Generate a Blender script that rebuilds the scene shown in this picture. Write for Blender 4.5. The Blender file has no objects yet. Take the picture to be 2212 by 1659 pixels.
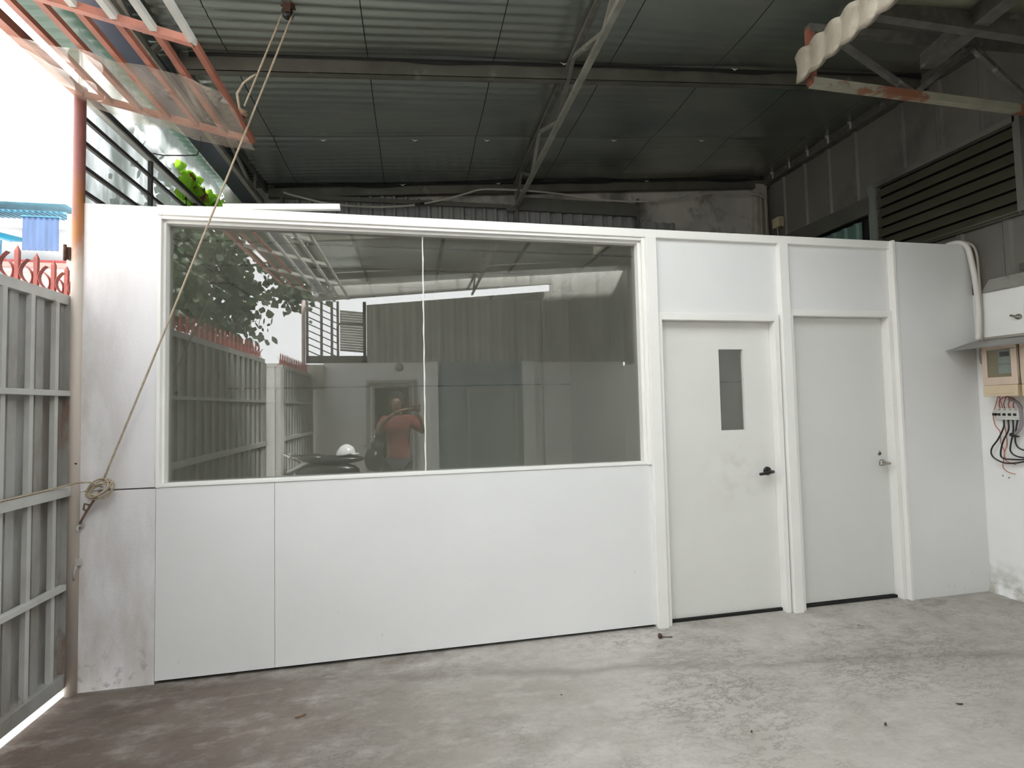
import bpy, bmesh, math, random
from mathutils import Vector, Matrix
random.seed(7)
rnd = random.random
sc = bpy.context.scene
C = sc.collection
def R(d): return math.radians(d)
# ------------------------------------------------------------------ camera
CAM = Vector((0, -3.231, 1.532))
def cam_axes(yaw, pitch, roll):
    cy, sy, cp, sp = math.cos(yaw), math.sin(yaw), math.cos(pitch), math.sin(pitch)
    f = Vector((sy*cp, cy*cp, sp)); r = Vector((cy, -sy, 0)); u = r.cross(f)
    cr, sr = math.cos(roll), math.sin(roll)
    return cr*r+sr*u, -sr*r+cr*u, f
r_, u_, f_ = cam_axes(R(11.0615), R(2.465), R(-1.2385))
cd = bpy.data.cameras.new('camera'); cam = bpy.data.objects.new('camera', cd); C.objects.link(cam)
cam.matrix_world = Matrix(((r_.x, u_.x, -f_.x, CAM.x), (r_.y, u_.y, -f_.y, CAM.y), (r_.z, u_.z, -f_.z, CAM.z), (0, 0, 0, 1)))
cd.sensor_fit = 'HORIZONTAL'; cd.sensor_width = 36; cd.lens = 36*1080/2212; cd.clip_start = .01; cd.clip_end = 200
sc.camera = cam
# ------------------------------------------------------------------ world and exposure
w = bpy.data.worlds.new('world'); sc.world = w; w.use_nodes = True
wn = w.node_tree.nodes; wl = w.node_tree.links
bg = wn['Background']; bg.inputs['Color'].default_value = (.955, .975, 1, 1); bg.inputs['Strength'].default_value = 1.9
sun = bpy.data.lights.new('sun', 'SUN'); sun.energy = 8.5; sun.angle = R(9); sun.color = (1, .99, .96)
so = bpy.data.objects.new('sun', sun); C.objects.link(so)
so.matrix_world = Vector((-.40, -.52, -.76)).to_track_quat('-Z', 'Y').to_matrix().to_4x4()
vs = sc.view_settings; vs.view_transform = 'Standard'; vs.look = 'None'; vs.gamma = 1; vs.use_curve_mapping = False
vs.exposure = 1.42
# ------------------------------------------------------------------ materials
def mat(name, col, rough=.6, metal=0., var=.08, scale=6., col2=None, amt2=.0, scale2=2., det=6., bump=0., bscale=40., stretch=(1, 1, 1), spec=.5, edge=.06, thr=None):
    """paint with soft tone variation and stains of a second colour that sit in patches"""
    m = bpy.data.materials.new(name); m.use_nodes = True
    n = m.node_tree.nodes; l = m.node_tree.links; b = n['Principled BSDF']
    b.inputs['Roughness'].default_value = rough; b.inputs['Metallic'].default_value = metal
    b.inputs['Specular IOR Level'].default_value = spec
    tc = n.new('ShaderNodeTexCoord'); mp = n.new('ShaderNodeMapping'); mp.inputs['Scale'].default_value = stretch
    geo = n.new('ShaderNodeNewGeometry'); l.new(geo.outputs['Position'], mp.inputs['Vector'])
    nz = n.new('ShaderNodeTexNoise'); nz.inputs['Scale'].default_value = scale; nz.inputs['Detail'].default_value = det
    l.new(mp.outputs[0], nz.inputs['Vector'])
    mx = n.new('ShaderNodeMix'); mx.data_type = 'RGBA'
    mx.inputs[6].default_value = (*[c*(1-var) for c in col], 1); mx.inputs[7].default_value = (*[min(1, c*(1+var)) for c in col], 1)
    mr = n.new('ShaderNodeMapRange'); mr.inputs[1].default_value = .3; mr.inputs[2].default_value = .7
    l.new(nz.outputs[0], mr.inputs[0]); l.new(mr.outputs[0], mx.inputs[0])
    out = mx.outputs[2]
    if col2:
        n2 = n.new('ShaderNodeTexNoise'); n2.inputs['Scale'].default_value = scale2; n2.inputs['Detail'].default_value = 9; n2.inputs['Roughness'].default_value = .65
        l.new(mp.outputs[0], n2.inputs['Vector'])
        t = 1-amt2 if thr is None else thr
        r2 = n.new('ShaderNodeMapRange'); r2.inputs[1].default_value = t-edge; r2.inputs[2].default_value = t+edge
        l.new(n2.outputs[0], r2.inputs[0])
        m2 = n.new('ShaderNodeMix'); m2.data_type = 'RGBA'; m2.inputs[7].default_value = (*col2, 1)
        l.new(r2.outputs[0], m2.inputs[0]); l.new(out, m2.inputs[6]); out = m2.outputs[2]
    l.new(out, b.inputs['Base Color'])
    if bump:
        nb = n.new('ShaderNodeTexNoise'); nb.inputs['Scale'].default_value = bscale; nb.inputs['Detail'].default_value = 6
        l.new(mp.outputs[0], nb.inputs['Vector'])
        bp = n.new('ShaderNodeBump'); bp.inputs['Strength'].default_value = bump; bp.inputs['Distance'].default_value = .01
        l.new(nb.outputs[0], bp.inputs['Height']); l.new(bp.outputs[0], b.inputs['Normal'])
    m['out'] = 1
    return m
def glass_mat(name, tint=(.75, .8, .78), refl=1.0, ior=1.6, bump=0.0, dust=0.0, dustc=(.7, .68, .62)):
    m = bpy.data.materials.new(name); m.use_nodes = True
    n = m.node_tree.nodes; l = m.node_tree.links; n.remove(n['Principled BSDF'])
    tr = n.new('ShaderNodeBsdfTransparent'); tr.inputs[0].default_value = (*tint, 1)
    gl = n.new('ShaderNodeBsdfGlossy'); gl.inputs['Roughness'].default_value = .004; gl.inputs[0].default_value = (refl, refl, refl, 1)
    fr = n.new('ShaderNodeFresnel')   # same reflectance on both faces of the thin sheet
    gb = n.new('ShaderNodeNewGeometry'); mi = n.new('ShaderNodeMapRange'); mi.inputs[3].default_value = ior; mi.inputs[4].default_value = 1/ior
    l.new(gb.outputs['Backfacing'], mi.inputs[0]); l.new(mi.outputs[0], fr.inputs[0])
    ms = n.new('ShaderNodeMixShader'); l.new(fr.outputs[0], ms.inputs[0]); l.new(tr.outputs[0], ms.inputs[1]); l.new(gl.outputs[0], ms.inputs[2])
    if bump:
        nb = n.new('ShaderNodeTexNoise'); nb.inputs['Scale'].default_value = 5; nb.inputs['Detail'].default_value = 3
        bp = n.new('ShaderNodeBump'); bp.inputs['Strength'].default_value = bump; bp.inputs['Distance'].default_value = .02
        l.new(nb.outputs[0], bp.inputs['Height']); l.new(bp.outputs[0], gl.inputs['Normal']); l.new(bp.outputs[0], fr.inputs['Normal'])
    last = ms.outputs[0]
    if dust:   # thin film of dust that scatters a little light
        df = n.new('ShaderNodeBsdfDiffuse'); df.inputs[0].default_value = (*dustc, 1); m2 = n.new('ShaderNodeMixShader')
        geo = n.new('ShaderNodeNewGeometry'); mp = n.new('ShaderNodeMapping'); mp.inputs['Scale'].default_value = (2, 2, .35)
        nz = n.new('ShaderNodeTexNoise'); nz.inputs['Scale'].default_value = 4; nz.inputs['Detail'].default_value = 6
        mr = n.new('ShaderNodeMapRange'); mr.inputs[1].default_value = .3; mr.inputs[2].default_value = .75; mr.inputs[3].default_value = dust*.7; mr.inputs[4].default_value = dust*1.4
        l.new(geo.outputs['Position'], mp.inputs[0]); l.new(mp.outputs[0], nz.inputs['Vector']); l.new(nz.outputs[0], mr.inputs[0]); l.new(mr.outputs[0], m2.inputs[0])
        l.new(last, m2.inputs[1]); l.new(df.outputs[0], m2.inputs[2]); last = m2.outputs[0]
    l.new(last, n['Material Output'].inputs[0])
    return m
def sheet_mat(name, col, transp, trl=.5, rough=.4, streak=None):
    """plastic roofing: part lets light straight through, part scatters it"""
    m = bpy.data.materials.new(name); m.use_nodes = True
    n = m.node_tree.nodes; l = m.node_tree.links; b = n['Principled BSDF']
    b.inputs['Base Color'].default_value = (*col, 1); b.inputs['Roughness'].default_value = rough
    tl = n.new('ShaderNodeBsdfTranslucent'); tl.inputs[0].default_value = (*col, 1)
    ma = n.new('ShaderNodeMixShader'); ma.inputs[0].default_value = trl
    l.new(b.outputs[0], ma.inputs[1]); l.new(tl.outputs[0], ma.inputs[2])
    tr = n.new('ShaderNodeBsdfTransparent'); tr.inputs[0].default_value = (*[min(1, c*.5+.5) for c in col], 1)
    mb = n.new('ShaderNodeMixShader'); mb.inputs[0].default_value = transp
    if streak:
        geo = n.new('ShaderNodeNewGeometry'); mp = n.new('ShaderNodeMapping'); mp.inputs['Scale'].default_value = streak
        nz = n.new('ShaderNodeTexNoise'); nz.inputs['Scale'].default_value = 9; nz.inputs['Detail'].default_value = 6
        mr = n.new('ShaderNodeMapRange'); mr.inputs[1].default_value = .35; mr.inputs[2].default_value = .65; mr.inputs[3].default_value = transp-.3; mr.inputs[4].default_value = min(1, transp+.2)
        l.new(geo.outputs['Position'], mp.inputs[0]); l.new(mp.outputs[0], nz.inputs['Vector']); l.new(nz.outputs[0], mr.inputs[0]); l.new(mr.outputs[0], mb.inputs[0])
    l.new(ma.outputs[0], mb.inputs[1]); l.new(tr.outputs[0], mb.inputs[2]); l.new(mb.outputs[0], n['Material Output'].inputs[0])
    return m
def nodes_of(m): return m.node_tree.nodes, m.node_tree.links, m.node_tree.nodes['Principled BSDF']
def overlay(m, col, fac_builder):
    """lays another tone over a material's colour where fac_builder says"""
    n, l, b = nodes_of(m); src = b.inputs['Base Color'].links[0].from_socket
    fac = fac_builder(n, l); mx = n.new('ShaderNodeMix'); mx.data_type = 'RGBA'; mx.inputs[7].default_value = (*col, 1)
    l.new(fac, mx.inputs[0]); l.new(src, mx.inputs[6]); l.new(mx.outputs[2], b.inputs['Base Color'])
def math_node(n, l, op, a, b=None, clamp=False):
    q = n.new('ShaderNodeMath'); q.operation = op; q.use_clamp = clamp
    for i, v in enumerate((a, b)):
        if v is None: continue
        if isinstance(v, (int, float)): q.inputs[i].default_value = v
        else: l.new(v, q.inputs[i])
    return q.outputs[0]
def pos(n, l, ax):
    g = n.new('ShaderNodeNewGeometry'); s = n.new('ShaderNodeSeparateXYZ'); l.new(g.outputs['Position'], s.inputs[0]); return s.outputs[ax]
def noise(n, l, scale, st=(1, 1, 1), det=6, off=(0, 0, 0), rough=.6):
    g = n.new('ShaderNodeNewGeometry'); mp = n.new('ShaderNodeMapping'); mp.inputs['Scale'].default_value = st; mp.inputs['Location'].default_value = off
    nz = n.new('ShaderNodeTexNoise'); nz.inputs['Scale'].default_value = scale; nz.inputs['Detail'].default_value = det; nz.inputs['Roughness'].default_value = rough
    l.new(g.outputs['Position'], mp.inputs[0]); l.new(mp.outputs[0], nz.inputs['Vector']); return nz.outputs[0]
def ramp(n, l, v, a, b, lo=0., hi=1.):
    r = n.new('ShaderNodeMapRange'); r.inputs[1].default_value = a; r.inputs[2].default_value = b; r.inputs[3].default_value = lo; r.inputs[4].default_value = hi
    l.new(v, r.inputs[0]); return r.outputs[0]
def blob(n, l, c, rad):
    """soft stain around a point on the thing"""
    g = n.new('ShaderNodeNewGeometry'); v = n.new('ShaderNodeVectorMath'); v.operation = 'DISTANCE'; v.inputs[1].default_value = c
    l.new(g.outputs['Position'], v.inputs[0]); return ramp(n, l, v.outputs['Value'], rad, rad*.2)

BOARD = mat('white_board_paint', (.80, .80, .795), .45, var=.025, scale=1.6, bump=.06, bscale=120)
TRIM = mat('white_trim_paint', (.87, .86, .83), .4, var=.02, scale=3)
DOORP = mat('white_door_paint', (.76, .755, .72), .4, var=.03, scale=2)
def hand_dirt(n, l):
    d = math_node(n, l, 'MULTIPLY', blob(n, l, (2.30, .07, 1.02), .34), ramp(n, l, noise(n, l, 9), .42, .62))
    e = math_node(n, l, 'MULTIPLY', ramp(n, l, pos(n, l, 2), .3, .12), ramp(n, l, noise(n, l, 14, off=(3, 1, 2)), .66, .72))
    return math_node(n, l, 'MULTIPLY', math_node(n, l, 'MAXIMUM', d, e), .22)
overlay(DOORP, (.42, .38, .26), hand_dirt)
def board_dirt(n, l):
    e = math_node(n, l, 'MULTIPLY', ramp(n, l, pos(n, l, 2), .5, .25), ramp(n, l, noise(n, l, 12, st=(2.2, 1, 1)), .67, .73))
    return math_node(n, l, 'MULTIPLY', e, .45)
overlay(BOARD, (.35, .33, .30), board_dirt)
BOARDL = mat('stained_white_board_paint', (.80, .79, .80), .5, var=.04, scale=2, bump=.1, bscale=60)
def corner_low_tone(n, l):  # browner towards the corner and the bottom, broken up by noise
    x = pos(n, l, 0); z = pos(n, l, 2)
    near = ramp(n, l, x, -1.52, -1.85); low = ramp(n, l, z, 1.35, .3)
    a = math_node(n, l, 'MULTIPLY', ramp(n, l, noise(n, l, 5, st=(1.5, 1, .5)), .35, .75), math_node(n, l, 'MAXIMUM', near, math_node(n, l, 'MULTIPLY', low, .9)))
    return math_node(n, l, 'MULTIPLY', a, .7)
overlay(BOARDL, (.42, .33, .28), corner_low_tone)
def foot_dirt(n, l):
    e = math_node(n, l, 'MULTIPLY', ramp(n, l, pos(n, l, 2), .32, .0), ramp(n, l, noise(n, l, 16), .55, .66)); return math_node(n, l, 'MULTIPLY', e, .5)
overlay(BOARDL, (.16, .13, .11), foot_dirt)
PLASTER = mat('white_wall_paint', (.90, .90, .895), .6, var=.03, scale=2.5, bump=.15, bscale=50)
overlay(PLASTER, (.45, .43, .38), lambda n, l: math_node(n, l, 'MULTIPLY', ramp(n, l, pos(n, l, 2), .28, .0), ramp(n, l, noise(n, l, 6), .45, .6)))
OLDPLASTER = mat('old_plaster', (.42, .40, .36), .85, var=.2, scale=2.5, col2=(.17, .16, .14), thr=.56, scale2=1.8, bump=.3)
BRICK = mat('grey_render', (.5, .49, .46), .9, var=.15, scale=3)
# concrete floor
FLOOR = mat('rough_concrete', (.355, .335, .30), .72, var=.12, scale=1.3, col2=(.47, .45, .42), thr=.60, scale2=1.1, edge=.14, bump=.6, bscale=22, stretch=(1, 1.5, 1), det=9)
overlay(FLOOR, (.28, .255, .225), lambda n, l: math_node(n, l, 'MULTIPLY', ramp(n, l, noise(n, l, 2.2, st=(1, 2.2, 1), det=12, off=(5, 2, 0), rough=.75), .48, .68), .42))
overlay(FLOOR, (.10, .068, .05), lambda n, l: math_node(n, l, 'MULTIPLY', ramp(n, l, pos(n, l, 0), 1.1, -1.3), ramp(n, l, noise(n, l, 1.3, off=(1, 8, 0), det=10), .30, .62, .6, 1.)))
def trowel(n, l):   # trowel arcs and hairline scuffs in the cement
    q = noise(n, l, 5, st=(1, 2.6, 1), det=3, off=(0, 4, 1)); a = math_node(n, l, 'SUBTRACT', q, .5); a = math_node(n, l, 'ABSOLUTE', a)
    return math_node(n, l, 'MULTIPLY', ramp(n, l, a, .012, .002), ramp(n, l, noise(n, l, 1.7, off=(9, 1, 1)), .5, .65, 0, .5))
overlay(FLOOR, (.17, .155, .14), trowel)
overlay(FLOOR, (.09, .085, .08), lambda n, l: ramp(n, l, noise(n, l, 26, off=(2, 2, 2), det=2), .745, .77, 0, .85))
def joint(n, l):    # pour joint that wanders across in front of the partition
    y = math_node(n, l, 'ADD', pos(n, l, 1), math_node(n, l, 'MULTIPLY', noise(n, l, 1.4, det=4), .22))
    y = math_node(n, l, 'ADD', y, math_node(n, l, 'MULTIPLY', pos(n, l, 0), .17))
    a = math_node(n, l, 'ABSOLUTE', math_node(n, l, 'ADD', y, .13)); return ramp(n, l, a, .06, .005, 0, .5)
overlay(FLOOR, (.2, .18, .16), joint)
def veins(n, l):   # fine crazed streaks pulled through the cement
    q = noise(n, l, 7, st=(1, 2.2, 1), det=10, off=(7, 3, 1), rough=.72); a = math_node(n, l, 'ABSOLUTE', math_node(n, l, 'SUBTRACT', q, .52))
    m = math_node(n, l, 'MULTIPLY', ramp(n, l, a, .035, .0), ramp(n, l, noise(n, l, 1.2, off=(3, 6, 1), det=4), .40, .60, .1, .75)); return m
overlay(FLOOR, (.13, .115, .10), veins)
overlay(FLOOR, (.60, .575, .54), lambda n, l: math_node(n, l, 'MULTIPLY', ramp(n, l, noise(n, l, 5, st=(1, 2, 1), det=11, off=(1, 9, 4), rough=.7), .50, .68), .26))
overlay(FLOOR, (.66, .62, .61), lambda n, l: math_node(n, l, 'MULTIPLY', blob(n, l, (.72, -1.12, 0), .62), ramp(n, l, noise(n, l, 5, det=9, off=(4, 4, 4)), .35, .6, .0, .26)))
overlay(FLOOR, (.56, .54, .50), lambda n, l: math_node(n, l, 'MULTIPLY', ramp(n, l, math_node(n, l, 'ADD', pos(n, l, 1), math_node(n, l, 'MULTIPLY', pos(n, l, 0), .12)), -.22, -.12, 0, .35), ramp(n, l, noise(n, l, 6, det=8, off=(2, 2, 7)), .4, .6)))
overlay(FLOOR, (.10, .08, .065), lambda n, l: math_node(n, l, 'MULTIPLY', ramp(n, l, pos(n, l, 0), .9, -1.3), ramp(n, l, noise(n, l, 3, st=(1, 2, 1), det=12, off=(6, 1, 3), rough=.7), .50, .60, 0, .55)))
n, l, b = nodes_of(FLOOR)
OUT = mat('outdoor_concrete', (.78, .76, .72), .85, var=.1, scale=2)
FOIL = mat('roof_foil', (.48, .48, .42), .27, .85, var=.14, scale=1.2, col2=(.26, .30, .29), thr=.52, scale2=.8, edge=.15, bump=.12, bscale=30, stretch=(.25, 1, 1))
def seam(n, l):
    x = math_node(n, l, 'ADD', pos(n, l, 0), 1.17+8.8*2); x = math_node(n, l, 'MODULO', x, .88)
    return math_node(n, l, 'LESS_THAN', x, .007)
overlay(FOIL, (.03, .03, .03), seam)
STEEL = mat('dark_steel_paint', (.115, .11, .095), .55, .3, var=.25, scale=14, col2=(.3, .29, .25), thr=.66, scale2=9, edge=.04)
PURL = mat('galvanised_purlin', (.125, .12, .10), .5, .4, var=.2, scale=5, col2=(.25, .235, .2), thr=.68, scale2=4)
TRUSSM = mat('worn_truss_paint', (.20, .195, .165), .55, .2, var=.2, scale=10, col2=(.42, .39, .33), thr=.63, scale2=7, edge=.03)
REDOX = mat('red_oxide_primer', (.27, .095, .06), .6, .1, var=.18, scale=9, col2=(.17, .06, .045), thr=.62, scale2=4)
PALEP = mat('pale_grey_primer', (.44, .43, .40), .6, .0, var=.12, scale=8, col2=(.3, .28, .25), thr=.66, scale2=6)
RAILM = mat('dark_rail_paint', (.075, .07, .07), .5, .2, var=.15, scale=8)
POLE = mat('rusty_pole_paint', (.30, .125, .11), .6, .1, var=.15, scale=5)
def pole_white(n, l): return math_node(n, l, 'MULTIPLY', ramp(n, l, pos(n, l, 2), 2.72, 2.45), ramp(n, l, noise(n, l, 9), .38, .5))
overlay(POLE, (.60, .53, .47), lambda n, l: ramp(n, l, math_node(n, l, 'ADD', pos(n, l, 2), math_node(n, l, 'MULTIPLY', noise(n, l, 7), .3)), 2.78, 2.55))
overlay(POLE, (.38, .16, .055), lambda n, l: math_node(n, l, 'MULTIPLY', math_node(n, l, 'MULTIPLY', ramp(n, l, pos(n, l, 2), 2.3, 2.55), ramp(n, l, pos(n, l, 2), 2.95, 2.75)), ramp(n, l, noise(n, l, 8, st=(1.6, 1.6, .5)), .40, .58)))
GATEP = mat('weathered_gate_paint', (.40, .40, .385), .55, .15, var=.14, scale=4, col2=(.26, .24, .215), thr=.56, scale2=3, edge=.12, stretch=(1, 1, .35), bump=.1)
overlay(GATEP, (.20, .085, .045), lambda n, l: math_node(n, l, 'MULTIPLY', math_node(n, l, 'MULTIPLY', ramp(n, l, pos(n, l, 1), -.10, .02), ramp(n, l, pos(n, l, 2), 2.1, 1.6, .35, 1)), ramp(n, l, noise(n, l, 7, st=(1, 1, .4)), .48, .6)))
GATET = mat('pale_gate_rail_paint', (.52, .52, .495), .5, .1, var=.1, scale=6, col2=(.3, .24, .2), thr=.66, scale2=7, edge=.05)
SPIKE = mat('faded_red_spike_paint', (.34, .095, .08), .55, .1, var=.2, scale=20)
SHEETW = mat('grey_metal_cladding', (.18, .172, .155), .5, .2, var=.08, scale=2, col2=(.10, .095, .085), thr=.62, scale2=1.5, edge=.1, stretch=(1, 1, .5))
SHEETD = mat('blue_grey_corrugated_metal', (.26, .26, .255), .5, .3, var=.1, scale=3, col2=(.13, .13, .13), thr=.62, scale2=2)
GIRT = mat('grey_girt', (.10, .098, .085), .6, .2, var=.12, scale=5)
GREENM = mat('green_sheet', (.11, .19, .17), .5, .1, var=.2, scale=4)
LOUV = mat('olive_louvre_metal', (.085, .085, .06), .5, .2, var=.1, scale=5)
CONDUIT = mat('grey_conduit', (.36, .34, .29), .5, var=.1, scale=8)
HOSE = mat('white_hose', (.74, .72, .68), .45, var=.05, scale=5)
CREAM = mat('cream_box_plastic', (.66, .53, .37), .5, var=.05, scale=8)
CREAM2 = mat('tan_box_shell', (.50, .40, .28), .5, var=.06, scale=8)
PINKW = mat('pale_wood_box', (.66, .53, .43), .55, var=.07, scale=12, stretch=(1, 1, .2))
TAN = mat('tan_junction_box', (.45, .38, .25), .5)
CANOPY = mat('grey_canopy_sheet', (.33, .32, .30), .5, .3, var=.1, scale=7, col2=(.2, .17, .15), thr=.64, scale2=9)
BLACK = mat('black_plastic', (.012, .012, .012), .35, var=.02)
NICKEL = mat('brushed_nickel', (.42, .39, .35), .35, .9, var=.05)
BRKW = mat('white_breaker_plastic', (.68, .68, .66), .4, var=.03)
COPPER = mat('orange_wire_sheath', (.55, .20, .12), .5)
REDWIRE = mat('red_wire_sheath', (.45, .07, .06), .5)
ROPE = mat('tan_rope', (.46, .38, .28), .8, var=.2, scale=60, bump=.5, bscale=300)
ROPED = mat('dirty_rope', (.20, .12, .08), .8, var=.25, scale=60)
RUSTD = mat('dark_rust', (.09, .045, .03), .8, .2, var=.3, scale=30)
GLASS = glass_mat('window_glass', (.74, .75, .72), 1.0, 2.0, dust=.05, dustc=(.62, .60, .52))
FILM = glass_mat('clear_plastic_film', (.93, .91, .86), 1., 1.42, dust=.22, dustc=(.42, .34, .28))
METERGLASS = glass_mat('meter_glass', (.8, .82, .8), 1., 1.45)
GREENPC = sheet_mat('green_roof_plastic', (.065, .105, .08), .08, .35)
CLEARPC = sheet_mat('clear_dirty_plastic', (.26, .29, .28), .5, .5, streak=(1, .7, .25))
CLEARPC2 = sheet_mat('added_skylight_plastic', (.88, .9, .89), .78, .9)
BLUEPC = sheet_mat('cyan_roof_plastic', (.0, .34, .46), .0, .7)
DARKBLUE = mat('dark_blue_fascia', (.050, .055, .085), .5, .1, var=.15, scale=6)
CEILT = mat('ceiling_tile', (.80, .80, .77), .8, var=.04, scale=3)
CEILG = mat('ceiling_grid_metal', (.14, .14, .13), .5)
INT = mat('inner_wall_paint', (.66, .65, .62), .7, var=.06, scale=1.5)
INTD = mat('inner_floor', (.18, .175, .165), .7, var=.1)
DARKV = mat('black_gap', (.01, .01, .01), .9)
SILIC = mat('white_silicone', (.85, .85, .83), .4)
PINKH = mat('pale_pink_house_paint', (.36, .24, .21), .7, var=.06, scale=.8)
WHITEH = mat('white_house_paint', (.42, .41, .40), .7, var=.04)
REDT = mat('red_house_trim', (.25, .03, .03), .6)
BLUES = mat('blue_awning_cloth', (.05, .085, .17), .6, var=.2, scale=3, stretch=(3, 3, .4))
TEAL = mat('teal_slat_metal', (.03, .13, .19), .5, var=.2)
LEAF = mat('dark_leaf', (.025, .05, .018), .45, var=.4, scale=6)
LEAF2 = sheet_mat('bright_leaf', (.27, .52, .03), 0.0, .45)
LEAF3 = sheet_mat('red_leaf', (.26, .07, .05), 0.0, .4)
BARK = mat('brown_bark', (.11, .08, .06), .9, var=.3, bump=.6)
SKIN = mat('tan_skin', (.27, .155, .105), .55, var=.05)
HAIR = mat('black_hair', (.015, .012, .01), .6)
SHIRT = mat('brick_red_cloth', (.20, .045, .032), .85, var=.1, scale=9)
TROUS = mat('dark_trouser_cloth', (.04, .04, .05), .9)
WHITEP = mat('white_helmet_plastic', (.8, .8, .8), .25)
DARKP = mat('dark_bike_plastic', (.018, .018, .02), .3)
RUBBER = mat('tyre_rubber', (.02, .02, .02), .85)
CHROME = mat('bright_chrome', (.7, .7, .7), .12, 1.)
ALU = mat('grey_door_aluminium', (.42, .41, .38), .5, .2)
DOORGL = mat('painted_reflection_glass', (.05, .07, .045), .15, var=.5, scale=5)  # reflected greenery is painted into the glass colour
BLUEG = mat('pale_blue_panel', (.24, .30, .33), .5, var=.06, scale=2)
FOAM = mat('white_bubble_foil', (.34, .30, .24), .5, .15, var=.12, scale=8, bump=.4, bscale=50)
WIREM = mat('dark_wire', (.05, .045, .04), .5)
# ------------------------------------------------------------------ mesh builder
class MB:
    def __init__(s): s.v = []; s.f = []; s.sm = []
    def add(s, vs, fs, smooth=False):
        o = len(s.v); s.v += [tuple(p) for p in vs]; s.f += [tuple(i+o for i in f) for f in fs]; s.sm += [smooth]*len(fs); return s
    def bx(s, x0, x1, y0, y1, z0, z1):
        return s.add([(x, y, z) for x in (x0, x1) for y in (y0, y1) for z in (z0, z1)],
                     [(0, 1, 3, 2), (4, 6, 7, 5), (0, 4, 5, 1), (2, 3, 7, 6), (0, 2, 6, 4), (1, 5, 7, 3)])
    def bar(s, p, q, w, h, up=(0, 0, 1)):
        p, q = Vector(p), Vector(q); d = (q-p).normalized(); u = Vector(up)
        if abs(d.dot(u)) > .99: u = Vector((0, 1, 0))
        a = d.cross(u).normalized()*w/2; b2 = a.normalized().cross(d).normalized()*h/2
        vs = [c+i*a+j*b2 for c in (p, q) for i, j in ((-1, -1), (1, -1), (1, 1), (-1, 1))]
        return s.add(vs, [(0, 1, 2, 3), (7, 6, 5, 4), (0, 4, 5, 1), (1, 5, 6, 2), (2, 6, 7, 3), (3, 7, 4, 0)])
    def tube(s, pts, r, seg=8, caps=True):
        pts = [Vector(p) for p in pts]; rs = r if isinstance(r, (list, tuple)) else [r]*len(pts); vs = []; fs = []
        ref = Vector((0, 0, 1))
        prev = None
        for i, p in enumerate(pts):
            d = (pts[min(i+1, len(pts)-1)]-pts[max(i-1, 0)]).normalized()
            if prev is None:
                a = d.cross(ref if abs(d.z) < .9 else Vector((0, 1, 0))).normalized()
            else:
                a = (prev-d*prev.dot(d))
                a = a.normalized() if a.length > 1e-6 else d.orthogonal().normalized()
            prev = a; b2 = d.cross(a)
            vs += [p+(a*math.cos(t)+b2*math.sin(t))*rs[i] for t in [k*2*math.pi/seg for k in range(seg)]]
        for i in range(len(pts)-1):
            for k in range(seg):
                k2 = (k+1) % seg; fs.append((i*seg+k, i*seg+k2, (i+1)*seg+k2, (i+1)*seg+k))
        if caps: fs += [tuple(range(seg))[::-1], tuple(range((len(pts)-1)*seg, len(pts)*seg))]
        return s.add(vs, fs, True)
    def lathe(s, prof, c=(0, 0, 0), axis='z', seg=20):
        vs = []; fs = []; n = len(prof)
        for k in range(seg):
            t = k*2*math.pi/seg
            for r, h in prof:
                a, b2 = r*math.cos(t), r*math.sin(t)
                p = {'z': (a, b2, h), 'y': (a, h, b2), 'x': (h, a, b2)}[axis]
                vs.append((c[0]+p[0], c[1]+p[1], c[2]+p[2]))
        for k in range(seg):
            k2 = (k+1) % seg
            for i in range(n-1): fs.append((k*n+i, k2*n+i, k2*n+i+1, k*n+i+1))
        return s.add(vs, fs, True)
    def grid(s, nu, nv, fn, smooth=True):
        vs = [fn(i/(nu-1), j/(nv-1)) for i in range(nu) for j in range(nv)]
        fs = [(i*nv+j, (i+1)*nv+j, (i+1)*nv+j+1, i*nv+j+1) for i in range(nu-1) for j in range(nv-1)]
        return s.add(vs, fs, smooth)
    def ell(s, c, r, nu=14, nv=10):
        def fn(u, v):
            a = u*2*math.pi; e = (v-.5)*math.pi
            return (c[0]+r[0]*math.cos(e)*math.cos(a), c[1]+r[1]*math.cos(e)*math.sin(a), c[2]+r[2]*math.sin(e))
        return s.grid(nu, nv, fn)
    def build(s, name, m, parent=None, bevel=0, solid=0, sub=0):
        me = bpy.data.meshes.new(name)
        xs, ys, zs = zip(*s.v); c = Vector(((min(xs)+max(xs))/2, (min(ys)+max(ys))/2, min(zs)))
        me.from_pydata([(a-c.x, b2-c.y, d-c.z) for a, b2, d in s.v], [], s.f)
        me.polygons.foreach_set('use_smooth', s.sm)
        bm = bmesh.new(); bm.from_mesh(me)
        if solid == 0: bmesh.ops.remove_doubles(bm, verts=bm.verts, dist=1e-5)
        bmesh.ops.recalc_face_normals(bm, faces=bm.faces); bm.to_mesh(me); bm.free()
        me.materials.append(m); o = bpy.data.objects.new(name, me); C.objects.link(o)
        wl_ = Vector((0, 0, 0)); q = parent
        while q: wl_ += q.location; q = q.parent
        o.location = c-wl_; o.parent = parent
        if solid: md = o.modifiers.new('thickness', 'SOLIDIFY'); md.thickness = solid; md.offset = 0
        if bevel: md = o.modifiers.new('bevel', 'BEVEL'); md.width = bevel; md.segments = 2; md.limit_method = 'ANGLE'
        if sub: md = o.modifiers.new('smooth', 'SUBSURF'); md.levels = sub; md.render_levels = sub
        return o
def thing(name, label, cat, loc=(0, 0, 0), group=None):
    o = bpy.data.objects.new(name, None); C.objects.link(o); o.location = loc; o.empty_display_size = .1
    return tag(o, label, cat, group)
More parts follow.
